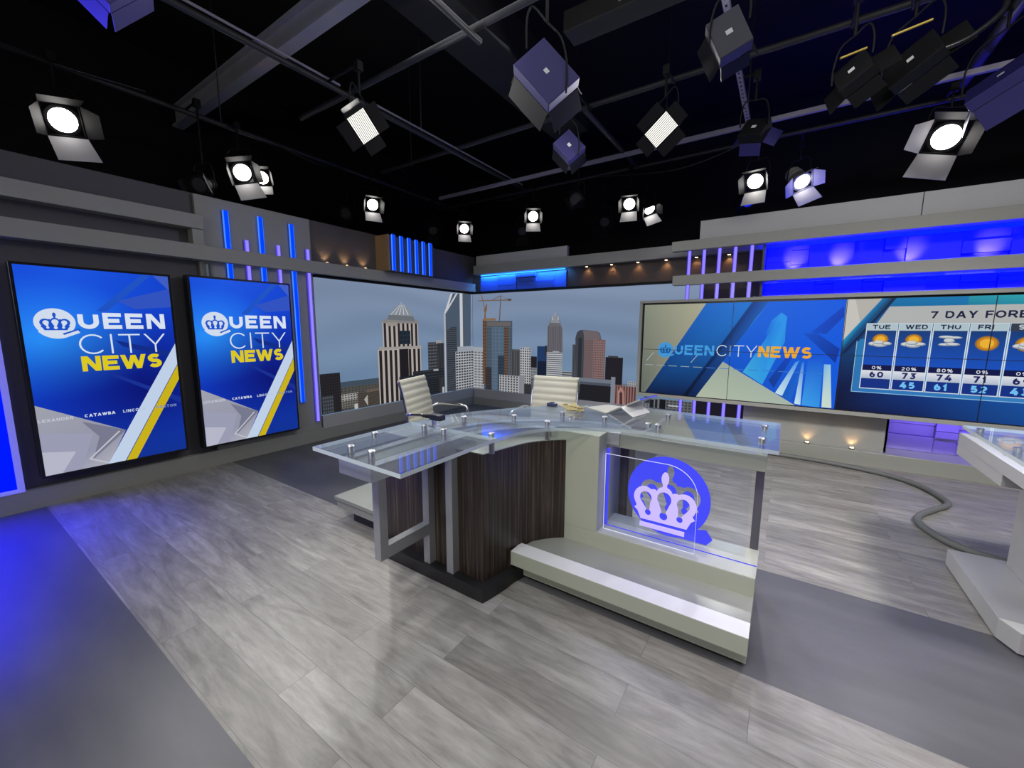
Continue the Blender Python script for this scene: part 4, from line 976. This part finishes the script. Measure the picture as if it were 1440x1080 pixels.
MB().box(-1.475, 2.675, GZ, -1.405, 2.725, GZ+.028).build('case_body', principled('navy_plastic', (.03, .035, .09, 1), .35), t, .006)
MB().box(-1.455, 2.69, GZ+.028, -1.425, 2.71, GZ+.033).build('clip', 'blackp', t)
rnd = random.Random(4); t = thing('cord_pile', (-1.27, 2.66, GZ), 'loose pile of tan cord beside the dark blue pack on the glass', 'cord')
for q in range(4):
    pts = []
    for i in range(12):
        a = i*1.25+q; rr = rnd.uniform(.03, .085); pts.append((-1.265+.02*q+rr*math.cos(a), 2.655+rr*.7*math.sin(a), GZ+.006+rnd.uniform(0, .035)))
    MB().tube(pts, .0035, seg=6, sub=5).build('cord_loop', 'rope', t)
MB().add([(-1.30, 2.62, GZ), (-1.17, 2.64, GZ), (-1.235, 2.66, GZ+.062), (-1.19, 2.72, GZ), (-1.27, 2.72, GZ+.01)], [(0, 1, 2), (1, 3, 2), (3, 4, 2), (4, 0, 2), (0, 4, 3, 1)]).build('folded_strap', 'rope', t)

# ================================================================== second desk at the frame edge
t = thing('side_desk', (1.5, 3.2, 0), 'grey angular desk with glass top on a low block base, cut by the picture edge', 'desk')
MB().prism([(1.0, 2.90), (1.045, 2.80), (2.6, 2.80), (2.6, 3.68), (1.0, 3.68)], .012, .115).build('base_block', 'pale', t, .003)
MB().prism([(1.03, 2.93), (1.07, 2.83), (2.55, 2.83), (2.55, 3.64), (1.03, 3.64)], 0, .014).build('kick_board', 'plinth', t)
MB().prism([(1.046, 2.802), (2.598, 2.802), (2.598, 2.90), (1.002, 2.90)], .115, .1175).build('rim_top', 'board', t)
MB().box(1.24, 3.22, .115, 2.2, 3.62, .80).build('pedestal', 'pale', t, .003)
MB().prism([(.965, 3.66), (2.5, 3.66), (2.5, 2.5), (.945, 2.5)], .835, .90).prism([(.962, 3.0), (.966, 3.66), (1.9, 3.66), (1.9, 3.0)], .765, .836).build('desk_top', 'pale', t, .003)
MB().prism([(.945, 2.45), (.985, 3.70), (2.5, 3.70), (2.5, 2.45)], .925, .945, 0, 1).build('glass_top', ['glass', 'edge'], t)
for x, y in ((1.03, 3.58), (1.03, 2.62), (1.4, 3.58), (1.03, 3.1)): MB().cyl((x, y, .90), (x, y, .955), .016).build('standoff', 'steel', t)

pts = [(-.9, 5.8), (-.3, 5.81), (.08, 5.80), (.5, 5.77), (.97, 5.63), (1.20, 5.41), (1.30, 5.12), (1.30, 4.93), (1.18, 4.74), (1.05, 4.53), (1.00, 4.36), (1.03, 4.18), (1.11, 4.02), (1.25, 3.92), (1.6, 3.85), (2.2, 3.8)]
tag(MB().tube([(x, y, .026) for x, y in pts], .024, seg=12, sub=8).build('floor_hose', 'cable'), 'thick grey cable hose snaking over the wood floor under the video wall', 'cable')

# ================================================================== lighting grid
GZ2 = 3.95
def pipe(name, p0, p1, r, mat, label, cat='pipe', group='dark ceiling grid pipes'):
    return tag(MB().cyl(p0, p1, r, seg=14).build(name, mat), label, cat, group)
pipe('grid_pipe', (-5.82, -3, GZ2), (-5.82, 6.9, GZ2), .028, 'pipe', 'dark grid pipe carrying the lamps along the portrait screen wall')
pipe('grid_pipe', (-4.0, -1, GZ2), (-4.0, 6.45, GZ2), .028, 'pipe', 'dark grid pipe above the floor between screen wall and desk, with pale conduit')
pipe('grid_pipe', (-2.35, -1, GZ2), (-2.35, 3.0, GZ2), .026, 'pipe', 'dark grid pipe ending before the big blue-backed panel lamp')
pipe('grid_pipe', (-5.0, 2.92, GZ2+.06), (1.6, 2.92, GZ2+.06), .028, 'pipe', 'dark cross pipe above the big blue-backed panel lamp')
pipe('grid_pipe', (-5.6, 4.56, GZ2+.06), (3.6, 4.56, GZ2+.06), .028, 'pipe', 'dark cross pipe over the cream chairs')
pipe('grid_pipe', (-6.2, 6.42, GZ2), (4.0, 6.42, GZ2), .026, 'pipe', 'dark cross pipe carrying the row of lamps over the back wall')
pipe('grid_pipe', (-2.05, 4.5, GZ2), (-2.05, 6.35, GZ2), .03, 'pipe', 'short dark pipe running back from the square unlit panel lamp')
pipe('grid_pipe', (1.3, 1.5, GZ2+.1), (1.3, 6.4, GZ2+.1), .05, 'pipe', 'thick dark pipe over the side desk')
tag(MB().box(-5.5, 5.76, 3.88, 3.4, 5.80, 3.93).build('ceiling_strut', 'strut'), 'long pale strut crossing in front of the back row of lamps', 'strut')
tag(MB().tube([(-3.965, .2, 3.985), (-3.965, 1.6, 3.99), (-3.965, 2.75, 3.985)], .012, seg=8, sub=3).build('conduit', 'strut'), 'pale conduit on the pipe near the painted beam', 'conduit', 'pale conduits on the grid')
tag(MB().tube([(-3.965, 3.15, 3.985), (-3.965, 4.6, 3.99), (-3.965, 6.2, 3.985)], .012, seg=8, sub=3).build('conduit', 'strut'), 'pale conduit beyond the lit square panel over the skyline', 'conduit', 'pale conduits on the grid')
tag(MB().box(-8.1, 2.66, 4.60, 4.5, 2.80, 4.63).box(-8.1, 2.715, 4.63, 4.5, 2.745, 4.85).box(-8.1, 2.66, 4.85, 4.5, 2.80, 4.88).build('steel_beam', 'beamp'), 'thick pale painted steel beam crossing high over the floor', 'beam')
# perforated strut
mb = MB()
for k in range(46):
    y = 2.3+.08*k; mb.box(-.560, y, 3.86, -.552, y+.08, 3.90) if False else None
    mb.box(-.575, y, 3.900, -.535, y+.045, 3.905); mb.box(-.575, y+.045, 3.9, -.563, y+.08, 3.905); mb.box(-.547, y+.045, 3.9, -.535, y+.08, 3.905)
mb.box(-.578, 2.3, 3.9, -.574, 5.98, 3.94).box(-.536, 2.3, 3.9, -.532, 5.98, 3.94)
tag(mb.build('slotted_strut', 'strut'), 'galvanised slotted strut running back over the desk', 'strut')
tag(MB().box(-1.95, 3.74, 4.28, 2.4, 3.98, 4.46).build('air_duct', 'duct', None, .01), 'dark olive duct near the top of the picture', 'duct')
tag(MB().box(-2.95, 2.2, 4.2, -2.45, 5.5, 4.6).build('air_duct', 'ductb', None, .01), 'wide black duct behind the blue-backed panel lamp', 'duct')
tag(MB().box(-1.42, 3.735, 4.33, -1.32, 3.739, 4.37).build('duct_sticker', 'label'), 'white sticker on the dark olive duct', 'sticker')
for k, (x, y, w_) in enumerate(((-4.0, 3.9, 'over the middle of the pale conduit'), (-5.82, 2.4, 'by the double-lit lamp'), (-2.8, 5.78, 'on the pale strut over the skyline'), (-1.5, 5.78, 'on the pale strut behind the lit striped panel'), (-4.9, 4.56, 'at the cross pipe over the skyline'), (-.55, 5.5, 'on the slotted strut'))):
    tag(MB().cyl((x, y, 3.97 if abs(y-5.78) > .1 else 3.93), (x, y, CEIL), .007, seg=8).build('hanger_rod', 'steel'), 'thin hanger rod '+w_, 'rod', 'thin hanger rods of the grid')

def head_matrix(p, aim, roll=0.0):
    p = Vector(p); f_ = (Vector(aim)-p).normalized(); r = f_.cross(Vector((0, 0, 1))).normalized(); u = r.cross(f_)
    m = Matrix((( r.x, f_.x, u.x, p.x), (r.y, f_.y, u.y, p.y), (r.z, f_.z, u.z, p.z), (0, 0, 0, 1)))
    return m @ Matrix.Rotation(roll, 4, 'Y')
def spot(name, par, m, off, power, col, size=.9, blend=.5, soft=.08):
    l = bpy.data.lights.new(name, 'SPOT'); l.energy = power; l.color = col; l.spot_size = size; l.spot_blend = blend; l.shadow_soft_size = soft
    o = bpy.data.objects.new(name, l); COL.objects.link(o); o.parent = par
    w = m @ Matrix.Translation((0, off, 0)) @ Matrix.Rotation(PI/2, 4, 'X')
    lm = wm(par).inverted() @ w; o.matrix_basis = lm
    return o
def hang(t, p, m, half, zt=GZ2, mat='blackm', px_=None, py_=None):
    """yoke, rod and clamp holding a lamp head on the grid"""
    a = m @ Vector((-half, -.10, 0)); b = m @ Vector((half, -.10, 0)); c = (a+b)/2; top = c+Vector((0, 0, half+.10))
    s = (b-a).normalized()
    y = MB()
    y.tube([a, a+Vector((0, 0, half*.9)), top-s*half*.7, top, top+s*half*.7, b+Vector((0, 0, half*.9)), b], .007, seg=8, sub=3)
    y.build('yoke', mat, t)
    y = MB(); y.cyl(top, (top.x, top.y, zt+.02), .011, seg=10)
    if px_ is not None: y.cyl((top.x, top.y, zt+.02), (px_, top.y, zt+.02), .012, seg=8)
    if py_ is not None: y.cyl((top.x, top.y, zt+.02), (top.x, py_, zt+.02), .012, seg=8)
    y.box(top.x-.03, top.y-.03, zt-.04, top.x+.03, top.y+.03, zt+.04); y.build('clamp', mat, t)
def fresnel(p, aim, label, lit=True, s=0.82, power=60, lens='lens', roll=0.0, doors=(28, 28, 20, 20), col=(1, .97, .93), px_=None, py_=None, size=1.0, body='blackm'):
    t = thing('studio_lamp', p, label, 'studio lamp', 'studio lamps on the lighting grid')
    m = head_matrix(p, aim, roll)
    mb = MB(); prof = [(.03, -.34), (.085, -.33), (.105, -.29), (.108, -.24), (.098, -.235), (.108, -.22), (.108, -.16), (.098, -.155), (.11, -.14), (.112, -.03), (.125, -.02), (.125, .0)]
    mb.lathe([(r*s, z*s) for r, z in prof], seg=22); mb.xform(m @ Matrix.Rotation(-PI/2, 4, 'X')); mb.build('housing', body, t)
    mb = MB().cyl((0, .001*s, 0), (0, .012*s, 0), .098*s, .085*s, seg=24).xform(m); mb.build('fresnel_lens', lens if lit else 'lens_off', t)
    mb = MB(); w = .135*s
    mb.box(-w, .0, -w, w, .02*s, -w+.014*s).box(-w, 0, w-.014*s, w, .02*s, w).box(-w, 0, -w, -w+.014*s, .02*s, w).box(w-.014*s, 0, -w, w, .02*s, w); mb.xform(m).build('door_frame', body, t)
    for k, a in enumerate(doors):
        L_ = (.23 if k == 0 else .10 if k == 1 else .14)*s; mb = MB(); wo = w*(1.12 if k < 2 else .72)
        mb.add([(-w, 0, 0), (w, 0, 0), (wo, L_, 0), (-wo, L_, 0), (-w, 0, .003), (w, 0, .003), (wo, L_, .003), (-wo, L_, .003)], [(0, 3, 2, 1), (4, 5, 6, 7), (0, 1, 5, 4), (1, 2, 6, 5), (2, 3, 7, 6), (3, 0, 4, 7)])
        hinge = Matrix.Rotation(PI/2*[0, 2, 1, 3][k], 4, 'Y') @ Matrix.Translation((0, .02*s, -w)) @ Matrix.Rotation(-math.radians(a), 4, 'X')
        mb.xform(m @ hinge).build('barn_door', 'doorleaf' if lit and (k == 0 or s > 1.1 and k == 3 or body == 'paint') else 'blackm', t)  # lens light on these doors put into a paler metal
    hang(t, p, m, .15*s, px_=px_, py_=py_)
    if lit and power: spot('lamp_beam', t, m, .27*s, power, col, size, .6, .07)
    return t
DK = (-1.0, 2.0, .8)
fresnel((-5.60, 1.02, 3.40), (-1.5, 1.5, 1.4), 'glowing lamp high over the first portrait screen, nearest of the lit ones', power=130, px_=-5.82, roll=.25, doors=(42, 40, 40, 40), s=1.0)
fresnel((-5.62, 2.50, 3.40), (-1.5, 1.8, 1.3), 'bright lamp above the tall blue light bars', power=120, px_=-5.82, roll=.35, s=.95, doors=(35, 45, 20, 20))
fresnel((-6.15, 2.98, 3.58), (-3.6, 1.2, 2.4), 'second head tucked behind the bright lamp above the blue light bars', power=0, s=.8, roll=.1, px_=-5.82)
fresnel((-5.45, 4.25, 3.42), DK, 'bright lamp over the dome-topped tower in the skyline', power=90, px_=-5.82)
fresnel((-5.20, 6.12, 3.40), DK, 'pinkish white lamp just above the corner of the set', power=90, lens='lens2', py_=6.42)
fresnel((-3.71, 6.16, 3.42), DK, 'bright lamp over the cranes in the skyline', power=90, py_=6.42)
fresnel((-2.11, 6.30, 3.40), DK, 'bright lamp over the row of warm downlights', power=90, py_=6.42)
fresnel((-1.86, 6.50, 3.33), (-.2, 5.2, 1.2), 'narrow lamp turned away beside the lamp over the warm downlights', power=0, s=.75, roll=.5, doors=(10, 10, 30, 30), py_=6.42)
fresnel((-.48, 6.30, 3.42), DK, 'bright lamp over the lilac bars of the video wall', power=90, py_=6.42, s=.9)
fresnel((.02, 6.75, 3.45), (1.3, 4.9, 1.6), 'pale lamp with splayed doors seen from its side, above the grey wall top', power=0, s=.9, roll=.5, doors=(20, 30, 50, 60), body='paint', py_=6.42)
fresnel((1.18, 6.05, 3.46), (-.2, 1.4, 1.5), 'largest glowing lamp above the blue alcoves', power=130, lens='lens', s=1.12, roll=-.35, doors=(50, 40, 40, 50), py_=6.42)
fresnel((-6.1, 4.22, 3.38), (-4.5, 1.5, 2.6), 'unlit lamp beside the lamp over the dome-topped tower', lit=False, px_=-5.82, roll=.3)
fresnel((-5.75, 5.85, 3.38), (-3.0, 4.0, 1.0), 'unlit lamp hanging over the row of blue tubes beside the pinkish lamp', lit=False, py_=6.42)
fresnel((-4.30, 6.75, 3.36), (-3.0, 4.0, 1.0), 'unlit lamp below and between the two lamps at the set corner', lit=False, py_=6.42)
fresnel((-2.75, 6.95, 3.36), (-1.5, 4.0, .8), 'unlit lamp over the dark cladding before the downlight row lamp', lit=False, py_=6.42, roll=-.3)
fresnel((-2.72, 5.72, 3.42), (-2.4, 3.0, 3.2), 'open-doored unlit lamp on the short dark pipe', lit=False, roll=.6, px_=-2.05, doors=(5, 5, 5, 5))
fresnel((-.60, 6.95, 3.36), (.4, 5.2, 2.6), 'unlit lamp tucked under the bright lamp over the lilac bars', lit=False, s=.9, roll=-.3, py_=6.42)
fresnel((-5.45, 1.98, 3.08), (-4.0, .4, 2.2), 'unlit dark lamp hanging below the bright lamp at the blue bars', lit=False, s=.75, roll=.2, px_=-5.82)

def ledpanel(p, aim, label, lit, w, h, power=0, roll=0.0, doors=(35, 35, 35, 35), px_=None, py_=None, sticker=True, dark='blackm', door_mat='blackm', zt=GZ2):
    t = thing('panel_lamp', p, label, 'panel light', 'flat panel lamps on the grid')
    m = head_matrix(p, aim, roll)
    mb = MB().box(-w/2, -.10, -h/2, w/2, -.004, h/2); mb.xform(m).build('housing', dark, t, .006)
    mb = MB()
    if lit:
        n = 11
        MB().box(-w/2+.01, -.004, -h/2+.01, w/2-.01, .0, h/2-.01).xform(m).build('lens_panel', 'ledgrid', t)
        for k in range(n+1):
            z = -h/2+.01+(h-.02)*k/n; mb.box(-w/2+.01, 0, z-.0030, w/2-.01, .003, z+.0030)
        mb.xform(m).build('louvre', 'blackm', t)
    else:
        mb.box(-w/2+.01, -.004, -h/2+.01, w/2-.01, .002, h/2-.01).xform(m).build('lens_panel', 'lens_off', t)
    for k, a in enumerate(doors):
        hw, hh = (w/2, h/2) if k < 2 else (h/2, w/2); L_ = min(w, h)*.55
        q = MB().box(-hw+.01, 0, 0, hw-.01, L_, .004)
        hinge = Matrix.Rotation(PI/2*[0, 2, 1, 3][k], 4, 'Y') @ Matrix.Translation((0, 0, -hh)) @ Matrix.Rotation(-math.radians(a), 4, 'X')
        q.xform(m @ hinge).build('barn_door', door_mat, t)
    if sticker: MB().box(-.02, -.102, -.015, .02, -.1, .015).xform(m).build('sticker', 'label', t)
    hang(t, p, m, w/2+.02, px_=px_, py_=py_, zt=zt)
    if lit and power:
        l = area('panel_beam', m @ Vector((0, .03, 0)), m @ Vector((0, 1, 0)), w, h, power, (1, .98, .93), parent=t)
    return t
dkp = principled('blue_lit_panel_back', (.022, .018, .13, 1), .6)  # blue light on lamp backs and doors put into their colour
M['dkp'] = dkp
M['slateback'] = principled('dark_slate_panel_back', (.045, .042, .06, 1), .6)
ledpanel((-3.42, 2.60, 3.40), (-.6, 1.5, 1.2), 'lit striped panel lamp hanging off the pale conduit over the floor', True, .26, .20, 30, roll=-.80, doors=(88, 88, 88, 60), px_=-4.0, sticker=False)
ledpanel((-1.13, 4.19, 3.40), (-1.4, .8, .9), 'lit striped panel lamp over the desk in front of the pale strut', True, .28, .19, 30, roll=.55, doors=(88, 88, 88, 88), py_=4.56, sticker=False)
ledpanel((-1.66, 2.92, 3.40), (-2.75, 4.7, 3.1), 'big panel lamp seen from its violet-blue lit back, centre of the grid', False, .40, .30, roll=.85, doors=(25, 25, 20, 30), dark='dkp', zt=4.0, py_=2.92)
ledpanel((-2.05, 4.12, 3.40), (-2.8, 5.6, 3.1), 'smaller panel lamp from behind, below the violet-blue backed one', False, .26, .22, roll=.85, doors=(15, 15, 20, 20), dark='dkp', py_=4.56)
ledpanel((.30, 4.22, 3.42), (1.2, 5.6, 2.8), 'tilted panel lamp with yellow tape edges over the side desk', False, .22, .22, roll=-.5, doors=(5, 5, 75, 75), dark='blackm', door_mat='blackm', py_=4.56)
ledpanel((.66, 4.46, 3.50), (1.5, 5.6, 3.0), 'blocky black panel lamp joined beside the yellow-taped one', False, .32, .24, roll=-.5, doors=(5, 5, 80, 80), py_=4.56)
ledpanel((-.47, 3.25, 3.42), (-.7, 4.6, 3.3), 'panel lamp hung on the slotted strut with a grey stickered back', False, .20, .26, roll=-.4, doors=(12, 12, 30, 30), dark='slateback', px_=-.555, zt=3.92)
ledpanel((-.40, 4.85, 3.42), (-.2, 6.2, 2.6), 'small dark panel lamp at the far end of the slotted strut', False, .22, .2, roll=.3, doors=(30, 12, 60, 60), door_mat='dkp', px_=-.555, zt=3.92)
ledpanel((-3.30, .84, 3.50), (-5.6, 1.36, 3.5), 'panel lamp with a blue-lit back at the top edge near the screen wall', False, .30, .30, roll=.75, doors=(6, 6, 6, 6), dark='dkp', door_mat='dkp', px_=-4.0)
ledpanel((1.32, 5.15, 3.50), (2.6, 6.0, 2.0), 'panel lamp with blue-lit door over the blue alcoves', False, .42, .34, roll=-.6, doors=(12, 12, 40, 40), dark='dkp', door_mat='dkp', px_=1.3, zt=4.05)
for k, (c0, c1) in enumerate((((.17, 4.02, 3.50), (.32, 4.08, 3.55)), ((.45, 4.08, 3.58), (.66, 4.14, 3.64)))):
    tag(MB().cyl(c0, c1, .008, seg=8).build('tape_strip', 'yellow'), ['short yellow tape edge on the tilted panel lamp', 'longer yellow tape edge on the blocky panel lamp'][k], 'tape', 'yellow tape edges')
tag(MB().tube([(.72, 4.5, 3.98), (.98, 4.42, 3.9), (1.05, 4.35, 3.7), (.9, 4.32, 3.55), (.72, 4.30, 3.5)], .018, seg=8).build('power_cable', 'blackp'), 'black power cable looping to the blocky panel lamp', 'cable')
for k, pp in enumerate(([(-5.82, .2, 3.99), (-5.7, .9, 3.9), (-5.8, 1.7, 4.0)], [(-5.82, 2.9, 3.98), (-5.7, 3.5, 3.84), (-5.82, 4.1, 3.97)], [(-4.9, 6.42, 3.98), (-4.4, 6.38, 3.84), (-3.8, 6.42, 3.97)], [(-2.9, 6.42, 3.97), (-1.5, 6.36, 3.78), (-.6, 6.42, 3.97)])):
    tag(MB().tube(pp, .010, seg=8).build('power_cable', 'blackp'), 'thin black cable drooping from the grid '+['over the first portrait screen', 'over the second portrait screen', 'over the cranes picture', 'over the warm downlights'][k], 'cable', 'cables drooping from the grid')

# ================================================================== lights of the set, and added lights
# alcove strips behind the beams
BL = (0, .01, 1)
area('alcove_strip', (1.6, 6.0, 2.54), (1.6, 6.3, 2.40), 3.7, .06, 70, BL)
area('alcove_strip', (1.6, 5.985, 2.30), (1.6, 6.3, 2.34), 3.7, .04, 26, BL)
area('alcove_strip', (1.6, 5.985, 2.10), (1.6, 6.25, 2.03), 3.7, .05, 60, BL)
for x in (-.02, .42, 1.02, 1.6):
    l = bpy.data.lights.new('alcove_spot', 'SPOT'); l.energy = 45.0; l.color = (.45, .36, 1); l.spot_size = 1.1; l.spot_blend = .9; l.shadow_soft_size = .02
    o = bpy.data.objects.new('alcove_spot', l); COL.objects.link(o); o.location = (x, 6.02, 2.27); o.rotation_euler = Vector((.05, .25, .16)).to_track_quat('-Z', 'Y').to_euler()
area('recess_strip', (2.2, 6.02, .60), (2.2, 6.3, .35), 2.3, .05, 7, (.30, .20, 1))
area('corner_strip', (-4.08, 6.30, 2.545), (-4.08, 6.42, 2.35), 1.8, .04, 16, (.06, .34, 1))
tag(MB().box(-4.98, 6.33, 2.535, -3.18, 6.35, 2.548).build('light_strip', 'cyan_led'), 'cyan-blue light strip under the beam in the corner of the set', 'light strip')
# blue wash behind the set walls, then two added blue lights
area('blue_wash', (1.6, 7.4, 3.0), (1.0, 6.2, 5.0), 3.0, .3, 26, (.05, .03, 1))
area('blue_wash', (-5.15, -.1, 1.3), (-4.5, .05, 0), .5, .4, 40, (.01, .01, 1), spread=1.3)  # added light, strengthens the panel's blue glow on the floor
area('blue_wash', (-4.4, .6, 2.8), (-3.3, .8, 3.6), .5, .5, 7, (.10, .08, 1), spread=1.2)  # added light, turns the nearby panel lamp's back blue
# added key and fill lights, unseen, standing in for studio lamps
def key(x, y, z, aim, power, size, col=(1, .98, .95), soft=.25, blend=.5):
    l = bpy.data.lights.new('added_key', 'SPOT'); l.energy = power; l.color = col; l.spot_size = math.radians(size); l.spot_blend = blend; l.shadow_soft_size = soft
    o = bpy.data.objects.new('added_key', l); COL.objects.link(o); o.location = (x, y, z); o.rotation_euler = (Vector(aim)-Vector((x, y, z))).to_track_quat('-Z', 'Y').to_euler()
key(-.4, -1.2, 3.9, (-.9, 2.0, .5), 215, 58)
key(1.8, 1.2, 3.9, (1.2, 5.9, 1.2), 240, 80)
key(-2.2, -.6, 3.9, (-1.9, 2.3, 0), 170, 66)
key(2.2, 1.6, 3.95, (1.2, 4.3, 0), 700, 74, (1, .96, .94), blend=.8)
key(.6, .2, 3.95, (.5, 2.4, 0), 150, 50, (1, .97, .98), blend=.9)
key(-2.2, 2.2, 3.95, (-4.0, 6.0, .6), 60, 90)
area('added_top_fill', (-1.0, 1.6, 4.1), (-1.0, 1.9, 0), 4.4, 4, 50, (.95, .96, 1))
area('added_front_fill', (-.6, -3.2, 2.6), (-1.0, 2.2, .5), 3.5, 1.6, 55, (1, 1, .95))
key(2.9, 1.2, 3.9, (1.1, 2.3, 0), 100, 50, (.72, .5, 1), blend=.9)  # added violet light, tints the dark floor by the side desk

w = bpy.data.worlds.new('studio_dark'); SC.world = w; w.use_nodes = True
w.node_tree.nodes['Background'].inputs[0].default_value = (.35, .35, 1, 1); w.node_tree.nodes['Background'].inputs[1].default_value = 0.004

# ================================================================== camera
cam = bpy.data.cameras.new('camera'); co = bpy.data.objects.new('camera', cam); COL.objects.link(co); SC.camera = co
cam.sensor_fit = 'HORIZONTAL'; cam.sensor_width = 36.0; cam.lens = 36.0*569.2/1440; cam.clip_start = .02; cam.clip_end = 60
pitch, roll, yaw = math.radians(7.9117), math.radians(.2109), math.radians(33.839)
co.location = (0, 0, 1.55)
co.rotation_euler = (Matrix.Rotation(yaw, 3, 'Z') @ Matrix.Rotation(PI/2-pitch, 3, 'X') @ Matrix.Rotation(roll, 3, 'Z')).to_euler()
SC.view_settings.view_transform = 'Standard'; SC.view_settings.look = 'None'; SC.view_settings.gamma = 1; SC.view_settings.use_curve_mapping = False
SC.view_settings.exposure = 0.0
